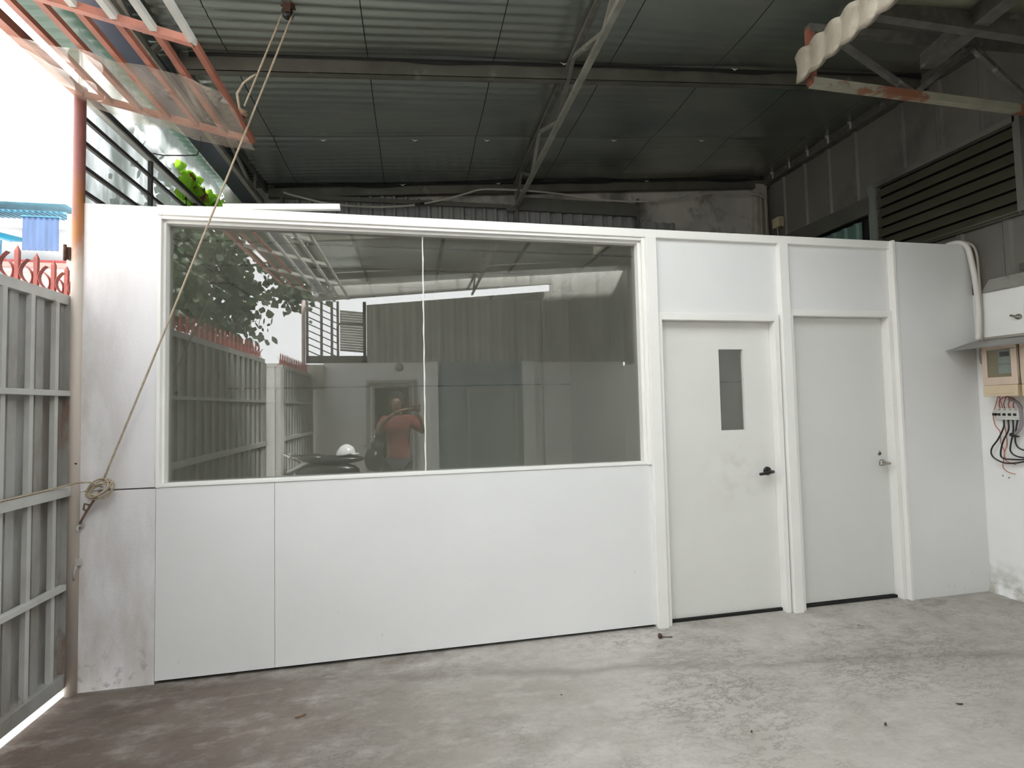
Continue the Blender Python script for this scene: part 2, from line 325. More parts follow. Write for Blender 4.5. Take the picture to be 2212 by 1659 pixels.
def tag(o, label, cat, group=None, kind=None):
    o['label'] = label; o['category'] = cat
    if group: o['group'] = group
    if kind: o['kind'] = kind
    return o
def struct(o): o['kind'] = 'structure'; return o
def sempty(name, loc): o = bpy.data.objects.new(name, None); C.objects.link(o); o.location = loc; return struct(o)
def corr(p0, p1, z0, z1, pitch, depth, nrm, z0b=None, z1b=None, rib=.5, slope=.15):
    """trapezoid-ribbed upright sheet from p0 to p1 (xy), top edge z1 to z1b"""
    p0 = Vector((*p0, 0)); p1 = Vector((*p1, 0)); L = (p1-p0).length; d = (p1-p0)/L; nv = Vector((*nrm, 0))
    z1b = z1 if z1b is None else z1b; z0b = z0 if z0b is None else z0b
    t = 0; pts = []
    while t < L:
        for fr, o in ((0, 0), (rib, 0), (rib+slope, 1), (1-slope, 1)):
            s = t+fr*pitch
            if s <= L: pts.append((s, o*depth))
        t += pitch
    pts.append((L, 0)); vs = []; fs = []
    for s, o in pts:
        p = p0+d*s+nv*o; k = s/L
        vs += [(p.x, p.y, z0+(z0b-z0)*k), (p.x, p.y, z1+(z1b-z1)*k)]
    for i in range(len(pts)-1): fs.append((2*i, 2*i+2, 2*i+3, 2*i+1))
    return MB().add(vs, fs)
def zr(x): return 3.99+.081*x      # roof height
H = 2.75; XR = 4.41; XL = -1.90; YB = 2.3; YO = -6.7
# ------------------------------------------------------------------ large structure
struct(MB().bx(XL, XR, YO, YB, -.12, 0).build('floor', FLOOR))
struct(MB().bx(-16, XL-.002, -14, 14, -.16, -.035).build('ground', OUT))
struct(MB().bx(-8.6, -8.4, -9.0, 2.4, -.1, 5.2).build('wall_sky_blocker', mat('sky_blocker_render', (.42, .40, .37), .8, var=.1, scale=1)))  # unseen wall, added only to block low sky from the left
# roof foil: sags between purlins, fine corrugation ripples run along x
def roof_piece(xa, xb, ya, yb, nx, ny, name, m):
    def fn(u, v):
        x = xa+u*(xb-xa); y = ya-v*(ya-yb)
        k = ((y-.3) % 1.0); sag = .034*math.sin(math.pi*k)**.6 if 0 < k < 1 else 0
        rip = .0032*math.sin(y*2*math.pi/.075)*(.12+.88*max(0, min(1, (1.3-x)/2)))*(.25+.75*abs(math.sin(1.57*(y-.8))))
        return (x, y, zr(x)-sag+.006+rip+.006*math.sin(x*2.3+y*5))
    return struct(MB().grid(nx, ny, fn).build(name, m, solid=.004))
roof_piece(-1.84, XR+.1, YB+.1, -1.15, 90, 300, 'ceiling', FOIL)
roof_piece(-1.84, XR+.1, -3.75, YO+.3, 60, 120, 'ceiling_rear', FOIL)
roof_piece(2.3, XR+.1, -1.15, -3.75, 40, 100, 'ceiling_side', FOIL)
roof_piece(-1.84, 2.3, -1.15, -3.75, 30, 100, 'ceiling_added_skylight', CLEARPC2)  # unseen clear section added to let more daylight in overhead
# lower side wall behind the partition, carries the railing
struct(MB().bx(XL-.1, XL, .12, YB, -.1, 2.72).build('wall_left', BRICK))
# back wall: plaster above, corrugated sheet in front of it
struct(MB().add([(x, y, z) for y in (YB+.02, YB+.14) for x, z in ((XL, -.1), (XR+.1, -.1), (XR+.1, zr(XR+.1)+.02), (XL, zr(XL)+.02))], [(0, 1, 2, 3), (4, 7, 6, 5), (0, 4, 5, 1), (1, 5, 6, 2), (2, 6, 7, 3), (3, 7, 4, 0)]).build('wall_far', OLDPLASTER))
# right wall: masonry up to 2.33, metal cladding above
struct(MB().bx(XR, XR+.14, YO, YB, -.1, 2.335).build('wall_right', PLASTER))
# opposite wall behind the photographer (seen mirrored in the window)
ow = MB(); ow.bx(-1.7, XR, YO-.12, YO, -.1, 2.42); struct(ow.build('wall_opposite', PLASTER))
cl = corr((-.9, YO-.02), (2.82, YO-.02), 2.42, 3.56, .25, .012, (0, 1), z1b=3.92); struct(cl.build('wall_opposite_cladding', mat('mid_grey_cladding', (.36, .355, .33), .5, .2, var=.1, scale=2, col2=(.22, .21, .19), thr=.6, scale2=3, stretch=(3, 1, .3)), solid=.003))
m = MB(); m.add([(x, y, z) for y in (YO+.14, YO+.18) for x, z in ((-1.84, 3.575), (2.82, 4.025), (2.82, 4.28), (-1.84, 3.87))], [(0, 1, 2, 3), (4, 7, 6, 5), (0, 4, 5, 1), (1, 5, 6, 2), (2, 6, 7, 3), (3, 7, 4, 0)])
struct(m.build('wall_opposite_eave', bpy.data.materials['mid_grey_cladding']))
struct(MB().bx(2.82, XR+.1, YO-.05, YO, 2.42, 4.40).build('wall_opposite_infill', bpy.data.materials['mid_grey_cladding']))
# ------------------------------------------------------------------ partition
pt = MB()
pt.bx(-1.463, -.829, 0, .05, .02, 1.105); pt.bx(-.827, 1.60, 0, .05, .02, 1.105)
struct(pt.build('wall_back', BOARD, bevel=.0015))
pt = MB(); pt.bx(-1.862, -1.466, 0, .05, 1.108, 2.745); pt.bx(-1.862, -1.466, .004, .05, .0, 1.10)
struct(pt.build('wall_back_side', BOARDL, bevel=.0015))
struct(MB().bx(-1.46, 3.65, .035, .05, .0, .0195).build('gap_shade_strip', DARKV))  # black strip painting the shade in the gap under boards and doors
pt = MB(); pt.bx(1.676, 2.657, .005, .04, 2.165, 2.70); pt.bx(2.73, 3.66, .005, .04, 2.205, 2.70)
struct(pt.build('wall_back_transom', BOARD))
struct(MB().bx(3.675, XR-.001, -.035, .02, .0, 2.742).build('wall_back_end', BOARD, bevel=.002))
struct(MB().bx(-1.463, 3.675, -.02, .06, 2.692, 2.75).build('trim_1', TRIM, bevel=.003))           # top rail
struct(MB().bx(1.60, 1.676, -.035, .06, 0, 2.692).build('trim_2', TRIM, bevel=.003))
struct(MB().bx(2.657, 2.73, -.035, .06, 0, 2.692).build('trim_3', TRIM, bevel=.003))
struct(MB().bx(3.650, 3.674, -.045, .06, 0, 2.75).build('trim_4', TRIM, bevel=.002))
# door frames
def door_frame(x0, x1, zt, name):
    f = MB(); f.bx(x0, x0+.035, -.012, .075, 0, zt); f.bx(x1-.035, x1, -.012, .075, 0, zt); f.bx(x0+.035, x1-.035, -.012, .075, zt-.05, zt)
    return f
d1 = sempty('door_1', (2.16, .06, 0))
door_frame(1.676, 2.645, 2.162, '').build('door_frame', TRIM, d1, bevel=.002)
a, b2, c0, c1, zb, zt = 1.713, 2.608, 2.185, 2.385, 1.318, 1.910
lf = MB(); lf.bx(a, c0, .055, .095, .018, 2.110); lf.bx(c1, b2, .055, .095, .018, 2.110); lf.bx(c0, c1, .055, .095, .018, zb); lf.bx(c0, c1, .055, .095, zt, 2.110)
lf.build('door_leaf', DOORP, d1)
MB().bx(c0, c1, .078, .084, zb, zt).build('door_glass', GLASS, d1)
hd = MB(); hd.lathe([(0, -.014), (.026, -.014), (.031, -.008), (.032, 0)], (2.545, .055, 1.01), 'y', 24)
hd.tube([(2.545, .055, 1.01), (2.545, .0, 1.01)], .011, 12); hd.tube([(2.555, .0, 1.011), (2.52, -.004, 1.008), (2.47, -.003, 1.0), (2.442, -.001, .997)], [.012, .0115, .0105, .010], 10)
hh = hd.build('door_handle', BLACK, d1); hh['label'] = 'black lever handle on round plate'
d2 = sempty('door_2', (3.2, .06, 0))
door_frame(2.732, 3.648, 2.205, '').build('door_frame', TRIM, d2, bevel=.002)
lf = MB(); lf.bx(2.769, 3.611, .055, .095, .022, 2.153); lf.build('door_leaf', mat('white_flush_door_paint', (.72, .72, .695), .4, var=.025, scale=1.5), d2, bevel=.002)
MB().lathe([(0, -.006), (.008, -.006), (.016, -.004), (.018, 0)], (3.535, .055, 1.100), 'y', 20).build('keyhole_rose', NICKEL, d2)
MB().lathe([(0, -.0075), (.0095, -.0075), (.0095, -.003)], (3.535, .055, 1.100), 'y', 16).build('keyhole', BLACK, d2)
hd = MB(); hd.lathe([(0, -.02), (.020, -.02), (.024, -.012), (.025, 0)], (3.552, .055, 1.028), 'y', 20)
hd.tube([(3.552, .055, 1.028), (3.552, -.005, 1.028)], .010, 12); hd.tube([(3.562, -.006, 1.028), (3.52, -.009, 1.027), (3.47, -.006, 1.024)], .0095, 10)
hd.build('door_handle', NICKEL, d2)
# window
wn1 = sempty('window_1', (0, .05, 1.1))
fr = MB()
fr.bx(-1.463, -1.443, -.010, .09, 1.105, 2.692); fr.bx(-1.443, -1.428, .015, .09, 1.125, 2.66)
fr.bx(1.575, 1.600, -.012, .09, 1.105, 2.692); fr.bx(1.553, 1.575, .010, .09, 1.125, 2.66)
fr.bx(-1.443, 1.575, -.008, .09, 2.672, 2.692); fr.bx(-1.443, 1.575, .018, .09, 2.655, 2.672)
fr.build('window_frame', TRIM, wn1, bevel=.002)
MB().bx(-1.443, 1.585, -.006, .09, 1.106, 1.124).build('window_sill', TRIM, wn1, bevel=.002)
MB().bx(-1.43, .0615, .062, .070, 1.124, 2.656).build('window_pane', GLASS, wn1)
MB().bx(.0685, 1.553, .062, .070, 1.124, 2.656).build('window_pane', GLASS, wn1)
jt = MB(); jt.tube([(.065+.0012*math.sin(i*1.7), .058+.004, 1.125+i*.051) for i in range(31)], [.0042+.0012*(i % 3 == 0) for i in range(31)], 8); jt.build('silicone_joint', SILIC, wn1)
# inner room behind the partition
struct(MB().bx(-1.84, XR-.02, 2.16, 2.2, 0, 2.70).build('wall_inner', INT))
struct(MB().bx(-1.84, 1.38, 2.146, 2.158, 1.752, 1.764).build('trim_5', DARKV))
struct(MB().bx(1.385, 1.397, 2.10, 2.158, 0, 2.7).build('trim_6', CEILG))
struct(MB().bx(1.40, XR-.03, 2.147, 2.157, 1.752, 1.764).build('trim_7', DARKV))
struct(MB().bx(1.72, 1.76, .10, 2.155, 0, 2.70).build('wall_inner_side', INT))
struct(MB().bx(-1.84, -1.80, .09, 2.155, 0, 2.70).build('wall_inner_left', INT))
ci = MB(); ci.bx(-1.79, XR-.03, .10, 2.15, 2.70, 2.72); struct(ci.build('ceiling_inner', CEILT))
cg = MB()
for k in range(10): x = -1.62+k*.61; cg.bx(x-.012, x+.012, .10, 2.145, 2.692, 2.699)
for y in (.44, 1.05, 1.66): cg.bx(-1.79, XR-.03, y-.012, y+.012, 2.692, 2.699)
struct(cg.build('trim_8', CEILG))
# ------------------------------------------------------------------ roof members
def purlin(y, label, x0=-1.46, hang=.115, parts=True):
    m = MB(); x1 = XR+.03
    for (ya, yb, da, db) in ((y, y+.006, 0, hang), (y, y+.055, hang-.004, hang), (y+.049, y+.055, hang-.02, hang)):
        m.add([(x, yy, zr(x)-.02-dd) for x in (x0, x1) for yy in (ya, yb) for dd in (da, db)], [(0, 1, 3, 2), (4, 6, 7, 5), (0, 4, 5, 1), (2, 3, 7, 6), (0, 2, 6, 4), (1, 5, 7, 3)])
    return tag(m.build('roof_purlin', PURL), label, 'purlin', None)
purlin(.235, 'grey steel purlin crossing under the foil roof above the partition')
purlin(2.235, 'grey steel purlin lying along the top of the back wall')
for k in range(4): purlin(-1.75-2*k+.2 if k else -1.765, ['grey steel purlin overhead just in front of the partition', 'steel purlin second behind the photographer, mirrored in the glass', 'steel purlin third behind the photographer, mirrored in the glass', 'steel purlin nearest the opposite wall, mirrored in the glass'][k]) if k < 3 else None
# torn fold of dark foil over the purlin
for y, lb in ((.225, 'black wavy foil fold above the front roof purlin'), (2.22, 'black wavy foil fold above the back wall purlin')):
    m = MB(); N = 120
    def fold(u, v, y=y):
        x = -1.40+u*(XR+1.38); a = .012*math.sin(x*3.1+y)+.008*math.sin(x*7.3+2*y)
        return (x, y+.004*v, zr(x)-.022-(.012+max(0, a)+.006)*v)
    m.grid(N, 2, fold); tag(m.build('foil_fold', DARKV, solid=.003), lb, 'foil')
# small torn foil tabs catching the light at screws
tabs = [(-.76, 1.28), (.69, 1.28), (1.95, 1.28), (2.9, 1.28), (.03, 1.28), (1.11, .2), (2.52, .2), (-.1, 2.2), (.95, 2.2), (2.75, 2.2)]
for i, (x, y) in enumerate(tabs):
    m = MB(); z = zr(x)-.03; m.add([(x-.03, y, z), (x-.005, y-.006, z-.012), (x+.035, y, z-.002), (x+.002, y+.004, z-.018)], [(0, 1, 2, 3)])
    tag(m.build('foil_tab', mat('bright_foil_tab', (.7, .68, .62), .3, .4) if i == 0 else bpy.data.materials['bright_foil_tab'], solid=.001), 'small bright torn flap of foil '+['on the bare roof crease, leftmost', 'on the bare roof crease, just left of the truss', 'on the bare roof crease, first right of the truss', 'on the bare roof crease, farthest right', 'on the bare roof crease, second from the left', 'on the front purlin beside the truss', 'on the front purlin, middle of the right half', 'on the back wall purlin, leftmost', 'on the back wall purlin just left of the truss', 'on the back wall purlin right of the truss'][i], 'foil tab', 'torn foil flaps at the roof screws')
def truss(x, zb, zt, y0, y1, label, bn, tn, ang=.038):
    t = thing('roof_truss', label, 'truss', (x, (y0+y1)/2, zb))
    MB().bar((x, y0, zb), (x, y1, zb), ang, ang).build('bottom_chord', TRUSSM, t)
    MB().bar((x-.012, y0, zt), (x-.012, y1, zt), ang, ang).build('top_chord', STEEL, t)
    seq = sorted([(y, 0) for y in bn]+[(y, 1) for y in tn])
    for (ya, ka), (yb, kb) in zip(seq, seq[1:]):
        p = (x-.012*ka, ya, zt-.01 if ka else zb+.01); q = (x-.012*kb, yb, zt-.01 if kb else zb+.01)
        MB().bar(p, q, .026, .028).build('web_bar', TRUSSM if random.random() < .6 else STEEL, t)
    return t
bn = [2.2, 1.485, .535, -.435, -1.4, -2.4, -3.4, -4.4, -5.4, -6.4]; tn = [2.26, 1.9, 1.1, .1, -.9, -1.9, -2.9, -3.9, -4.9, -5.9]
t = truss(1.165, 3.79, 4.035, YO+.1, YB+.01, 'long narrow steel lattice truss crossing the foil roof above the wide window', bn, tn)
MB().bar((1.15, 2.24, 2.80), (1.15, 2.24, 3.80), .035, .035).build('support_post', STEEL, t)
MB().bar((1.04, 2.20, 3.735), (1.15, 2.20, 3.735), .03, .04).build('bracket', STEEL, t)
t = truss(-1.475, 3.60, 3.83, YO+.1, YB+.01, 'steel lattice truss along the open side edge of the roof', [y+.35 for y in bn if y < 2], tn)
MB().bar((-1.33, 2.24, 2.80), (-1.33, 2.24, 3.75), .04, .04).build('support_post', STEEL, t)
# beam along right wall at the roof edge
m = MB(); m.bx(XR-.05, XR+.04, -.55, YB, 4.235, 4.335); tag(m.build('edge_beam', STEEL), 'black steel beam following the roof edge down the clad side wall', 'beam')
for i in range(5):
    y = .95+.28*i; m = MB(); m.bx(XR-.075, XR-.05, y-.012, y+.012, 4.31, 4.345); m.bx(XR-.052, XR-.044, y-.012, y+.012, 4.25, 4.32)
    tag(m.build('beam_clip', PALEP), 'small pale clip on the black roof edge beam, '+['nearest the foreground', 'second from the foreground', 'in the middle of the row', 'second from the far corner', 'nearest the far corner'][i], 'clip', 'clips along the black roof edge beam')
# dark blue fascia and green plastic sheet beside the roof edge, clear sheet on the railing
m = MB(); m.bx(-1.735, -1.525, YO, 2.34, 3.70, 3.74); tag(m.build('fascia_board', DARKBLUE), 'dark blue fascia strip running beside the roof edge truss', 'fascia')
m = MB(); m.grid(2, 300, lambda u, v: (-2.22+u*.34, 2.6-v*9.0, 3.90+.008*math.sin(v*9/.09*2*math.pi)+.02*u)); tag(m.build('green_roof_sheet', GREENPC, solid=.002), 'dark green plastic roofing sheet hanging outside the blue fascia', 'roof sheet')
m = MB(); m.grid(60, 2, lambda u, v: (-1.965-.01*math.sin(u*40), .14+u*2.26, 2.74+v*1.13)); tag(m.build('clear_sheet', CLEARPC, solid=.002), 'cloudy clear plastic sheet behind the dark railing', 'plastic sheet')
# loop of black cable hanging from the green sheet
m = MB(); pts = [(-1.62, 1.0, 3.74), (-1.63, 1.02, 3.63), (-1.66, 1.03, 3.56), (-1.75, 1.03, 3.55), (-1.9, 1.03, 3.54), (-2.0, 1.02, 3.55), (-2.03, 1.0, 3.59), (-2.0, .98, 3.62)]
m.tube(pts, .005, 6); tag(m.build('hanging_cable', WIREM), 'thin dark cable loop hanging across the green roofing sheet', 'cable')
# ------------------------------------------------------------------ railing on the side wall
t = thing('side_railing', 'dark metal railing of parallel bars above the side wall behind the partition', 'railing', (-1.87, 1.2, 2.72))
MB().bx(-1.89, -1.855, .03, 2.28, 3.385, 3.425).build('top_rail', RAILM, t)
MB().bx(-1.893, -1.852, .03, 2.28, 3.371, 3.384).build('rail_edge', PALEP, t)
for z in (3.26, 3.115, 2.97, 2.825): MB().bx(-1.882, -1.862, .04, 2.28, z-.012, z+.012).build('bar', RAILM, t)
for y in (.785, 1.55): MB().bx(-1.885, -1.860, y-.013, y+.013, 2.72, 3.385).build('post', RAILM, t)
# ------------------------------------------------------------------ rusty pole at the gate
t = thing('gate_pole', 'rust streaked round steel pole standing at the corner of the grey gate', 'pole', (-1.872, .0, 0))
MB().tube([(-1.872, .0, 0), (-1.872, .0, 3.40)], .029, 20).build('pole_shaft', POLE, t)
MB().tube([(-1.872, 0, 3.39), (-1.872, 0, 3.42)], .034, 20).build('pole_cap', REDOX, t)
m = MB(); m.bx(-1.918, -1.898, -.02, .02, 2.41, 2.48); m.tube([(-1.918, -.03, 2.40), (-1.918, -.03, 2.49)], .008, 8); m.build('hinge', RUSTD, t)
# ------------------------------------------------------------------ gate
def gate_leaf_parts(t, y0, y1, spikes=True, x=XL, zb=.050, zt=2.205):
    L = y1-y0
    fr = MB(); fr.bx(x-.045, x-.002, y0, y1, zt-.055, zt); fr.build('top_rail', GATET, t, bevel=.003)
    for ya in (y1-.045, y0): MB().bx(x-.035, x+.012, ya, ya+.045, zb, zt-.055).build('stile', GATEP, t, bevel=.002)
    MB().bx(x-.04, x+.012, y0, y1-.045, zb, zb+.075).build('bottom_rail', GATEP, t, bevel=.002)
    n = int(L/.178)
    # folded sheet: shallow trays between ribs
    pts = []; y = y1-.045
    while y > y0+.045:
        for dy, dx in ((0, -.022), (-.026, -.022), (-.030, -.045), (-.148, -.045), (-.152, -.022)):
            if y+dy > y0+.045: pts.append((x+dx, y+dy))
        y -= .178
    pts.append((x-.022, y0+.045)); vs = []; fs = []
    for px, py in pts: vs += [(px, py, zb+.07), (px, py, zt-.05)]
    for i in range(len(pts)-1): fs.append((2*i, 2*i+2, 2*i+3, 2*i+1))
    MB().add(vs, fs).build('folded_panel', GATEP, t, solid=.002)
    for k in range(n):
        y = y1-.135-.178*k
        if y > y0+.05: MB().bx(x-.020, x+.004, y-.013, y+.013, zb+.075, zt-.055).build('upright_bar', GATET, t)
    for z, h, yo in ((1.652, .022, .028), (1.112, .045, .0), (.593, .024, .038)):
        MB().bx(x-.012, x+.020 if h < .03 else x+.028, y0+.02, y1-.02-yo, z-h/2-.004, z+h/2+.004).build('cross_rail', GATET, t, bevel=.002)
gt = thing('swing_gate', 'tall weathered grey sheet metal gate with red spikes beside the partition', 'gate', (XL, -2.3, 0))
gate_leaf_parts(gt, -3.62, .022)
def spike(parent, x, y, zb):
    m = MB()
    m.add([(x-.009, y-.009, zb), (x+.009, y-.009, zb), (x+.009, y+.009, zb), (x-.009, y+.009, zb),
           (x-.009, y-.009, zb+.165), (x+.009, y-.009, zb+.165), (x+.009, y+.009, zb+.165), (x-.009, y+.009, zb+.165), (x, y, zb+.195)],
          [(0, 3, 2, 1), (0, 1, 5, 4), (1, 2, 6, 5), (2, 3, 7, 6), (3, 0, 4, 7), (4, 5, 8), (5, 6, 8), (6, 7, 8), (7, 4, 8)])
    for sgn in (-1, 1):   # curved blades
        pts = []
        for i in range(9):
            a = -1+2*i/8; off = .012+.034*a*a; z = zb+.062+.062*a; pts.append((off, z))
        for (o1, z1), (o2, z2) in zip(pts, pts[1:]):
            m.add([(x+sgn*o1, y-.013, z1), (x+sgn*o1, y+.013, z1), (x+sgn*o2, y+.013, z2), (x+sgn*o2, y-.013, z2),
                   (x+sgn*(o1+.003), y-.013, z1), (x+sgn*(o1+.003), y+.013, z1), (x+sgn*(o2+.003), y+.013, z2), (x+sgn*(o2+.003), y-.013, z2)],
                  [(0, 1, 2, 3), (7, 6, 5, 4), (0, 4, 5, 1), (1, 5, 6, 2), (2, 6, 7, 3), (3, 7, 4, 0)])
    return m.build('spike', SPIKE, parent)
sp0 = spike(gt, XL-.055, -.055, 2.20)
for k in range(1, 28):
    c = sp0.copy(); C.objects.link(c); c.parent = gt; c.location = sp0.location+Vector((0, -.129*k, 0))
c = sp0.copy(); C.objects.link(c); c.parent = gt; c.location = sp0.location+Vector((-.005, .115, 0))
fg = thing('fixed_gate_panel', 'grey sheet metal gate panel with red spikes beyond the open leaf, mirrored in the glass', 'gate', (XL, -5.6, 0))
gate_leaf_parts(fg, YO+.02, -4.52)
for k in range(16):
    c = sp0.copy(); C.objects.link(c); c.parent = fg; c.location = Vector((XL-.055, -4.6-.129*k, 2.20))-fg.location
MB().tube([(XL+.02, -.02, 1.27), (XL+.05, -.02, 1.26)], .006, 6).build('hinge_pin', RUSTD, gt)
m = MB(); m.tube([(-1.872, -.012, .05), (-1.872, -.012, 1.33)], .005, 6); m.build('drop_bolt', RUSTD, gt)
# ------------------------------------------------------------------ hoisted lattice frame with its clear film
t = thing('hoisted_lattice_frame', 'red oxide lattice frame of square tubes hoisted on a rope under the roof', 'metal frame', (-1.4, -2.2, 3.18))
A = Vector((-1.87, 0, 3.385)); B = Vector((-.948, 0, 3.184)); LN = 4.4
for k in range(7):
    p = A+(B-A)*(k/6*1.0); sz = .048 if k == 0 else .028
    yw = -.84 if k >= 3 else -LN
    o = MB().bar(p, p+Vector((0, yw, 0)), sz, sz).build('long_tube', REDOX, t)
    if yw > -LN:
        o = MB().bar(p+Vector((0, yw, 0)), p+Vector((0, -LN, 0)), sz, sz).build('long_tube', PALEP, t); o['label'] = 'pale grey primed stretch of tube'
for k, y in enumerate((0, -.84, -1.73, -2.6, -3.5, -LN)):
    MB().bar(A+Vector((0, y, .0)), B+Vector((0, y, .0)), .03, .034).build('cross_tube', REDOX if k < 2 else PALEP, t)
def film(u, v):
    x = -1.93+u*1.0; y = .03-v*.56; z = 3.385-.218*(x+1.87)
    dr = .035+.05*max(0, 1-v*2.2)*(.5+.5*u)
    return (x, y-.05*u, z-dr+.017*math.sin(u*11+3*v)*math.cos(v*6+u*4)+.005*math.sin(u*27-v*9))
tag(MB().grid(70, 44, film).build('plastic_film', FILM), 'crumpled clear plastic film wrapped around the end of the red lattice frame', 'plastic film')
# ------------------------------------------------------------------ rope, pulley, knots, hook
t = thing('pulley', 'small dark pulley fixed under the foil roof carrying the rope', 'pulley', (-.70, -.21, 3.82))
MB().lathe([(.006, -.014), (.032, -.014), (.026, -.005), (.026, .005), (.032, .014), (.006, .014)], (-.70, -.21, 3.855), 'y', 20).build('sheave', BLACK, t)
m = MB(); m.bx(-.72, -.68, -.232, -.226, 3.85, 3.92); m.bx(-.72, -.68, -.194, -.188, 3.85, 3.92); m.bx(-.74, -.66, -.24, -.18, 3.90, 3.945); m.build('housing', RUSTD, t)
def rope_pts(p, q, n=24, sag=.0):
    p, q = Vector(p), Vector(q); return [p.lerp(q, i/n)-Vector((0, 0, sag*4*(i/n)*(1-i/n))) for i in range(n+1)]
kn = (-1.70, -.055, 1.165)
t = thing('hoist_rope', 'thin tan rope from the roof pulley down across the window to the wall hook', 'rope', (-1.70, -.05, 1.0))
m = MB(); m.tube(rope_pts((-.674, -.21, 3.855), (-.93, -.215, 3.275), 16)[::-1]+[(-.685, -.21, 3.878)][:0], .0052, 8); m.tube(rope_pts((-.728, -.21, 3.855), (-.945, -.19, 3.24), 16), .0052, 8)
m = MB(); m.tube(rope_pts((-.728, -.21, 3.85), (-.93, -.22, 3.27), 16), .0052, 8); m.build('hoisting_strand', ROPE, t)
# main fall: continuous run from sheave to the knot at the wall
m = MB(); m.tube([(-.70, -.21, 3.883), (-.683, -.21, 3.878), (-.674, -.21, 3.855)]+rope_pts((-.674, -.21, 3.85), kn, 50, .012), .0055, 8); m.build('falling_strand', ROPE, t)
m = MB()
for k in range(3):
    m.tube([(-.935+.020*math.cos(a), -.22+.02*math.sin(a), 3.235-.012*k+.006*math.sin(2*a)) for a in [i*math.pi/6 for i in range(13)]], .006, 7)
m.build('upper_knot', ROPED, t)
m = MB(); m.tube([(-.955, -.22, 3.25), (-.965, -.23, 3.33), (-.93, -.24, 3.39), (-.89, -.25, 3.42), (-.86, -.255, 3.44)], [.007, .007, .006, .006, .004], 8); m.build('loose_end', ROPE, t)
m = MB()
for k in range(6):   # coil of slack hitched round the rope
    ph = k*.6; rx, rz = .055+.012*math.sin(k*2.1), .030+.010*math.cos(k*1.3); tl = .55
    pts = []
    for i in range(21):
        a = i*2*math.pi/20; x, z = rx*math.cos(a), rz*math.sin(a)
        pts.append((kn[0]+x*math.cos(tl)-z*math.sin(tl)*1.1+.004*k-.02, kn[1]-.012+.012*math.sin(a+ph), kn[2]-.035+x*math.sin(tl)*1.1+z*math.cos(tl)-.004*k))
    m.tube(pts, .0048, 7)
m.build('slack_coil', ROPE, t)
m = MB(); m.tube(rope_pts((-1.715, -.05, 1.11), (-1.83, -.022, .93), 10, -.006), .006, 8); m.tube([(-1.775, -.035, 1.03), (-1.80, -.035, 1.04), (-1.805, -.035, 1.01), (-1.79, -.035, 1.0)], .005, 7); m.build('lower_end', ROPED, t)
m = MB(); m.tube([(-1.70, -.06, 1.13), (-1.74, -.10, 1.165), (-1.80, -.10, 1.165), (-1.86, -.10, 1.15), (-1.872, -.22, 1.146), (-1.872, -.50, 1.143), (-1.872, -.8, 1.143)], .005, 7); m.build('trailing_end', ROPE, t)
m = MB(); m.tube([(-1.835, .0, .915), (-1.835, -.03, .915), (-1.83, -.045, .90), (-1.825, -.04, .885), (-1.83, -.025, .885)], .006, 8); m.lathe([(0, -.005), (.018, -.004), (.02, 0)], (-1.835, -.001, .915), 'y', 14)
tag(m.build('wall_hook', PALEP), 'small steel hook in the side board that holds the rope end', 'hook')
m = MB(); m.bx(-1.862, -1.828, -.02, -.001, .70, .735); m.tube([(-1.84, -.03, .70), (-1.85, -.03, .66), (-1.855, -.02, .62)], .005, 6); tag(m.build('latch_bracket', PALEP), 'small bent latch bracket on the side board below the rope hook', 'bracket')
# ------------------------------------------------------------------ things on top of the partition
t = thing('white_trim_bar', 'white plastic bar lying on top of the partition above the window', 'trim bar', (-.85, .02, 2.75))
m = MB(); m.bar((-1.12, .02, 2.768), (-.445, .02, 2.806), .03, .036); m.build('bar_body', TRIM, t, bevel=.002)
MB().bar((-1.30, .03, 2.755), (-1.06, .03, 2.762), .04, .020).build('plaster_lump', PLASTER, t, bevel=.006)
# ------------------------------------------------------------------ back wall pieces
m = corr((-1.40, 2.285), (1.56, 2.285), 2.6, 3.86, .124, .028, (0, -1), z1b=3.80); tag(m.build('corrugated_panel', SHEETD, solid=.002), 'wide blue grey corrugated panel on the back wall above the window', 'wall panel')
m = corr((1.60, 2.285), (2.62, 2.285), 2.6, 3.76, .124, .028, (0, -1)); tag(m.build('corrugated_panel', SHEETD, solid=.002), 'short blue grey corrugated panel on the back wall right of the truss', 'wall panel')
m = corr((2.64, 2.27), (3.14, 2.27), 2.6, 3.70, .124, .028, (0, -1)); tag(m.build('corrugated_panel', SHEETD, solid=.002), 'narrow corrugated offcut leaning on the stained back wall', 'wall panel')
m = MB(); m.bx(1.19, 2.62, 2.215, 2.25, 3.745, 3.895); m.bx(2.345, 2.355, 2.21, 2.25, 3.735, 3.90); tag(m.build('cover_board', GIRT), 'dark grey horizontal board over the corrugated panel beside the truss', 'board')
m = MB(); m.bx(2.62, 2.65, 2.20, 2.24, 2.7, 3.95); tag(m.build('wall_post', STEEL), 'thin dark post at the end of the short corrugated panel', 'post')
m = MB(); m.bar((-1.30, 2.225, 3.755), (1.10, 2.225, 3.775), .03, .045); tag(m.build('wall_rail', GIRT), 'pale flat rail across the wide corrugated panel', 'rail')
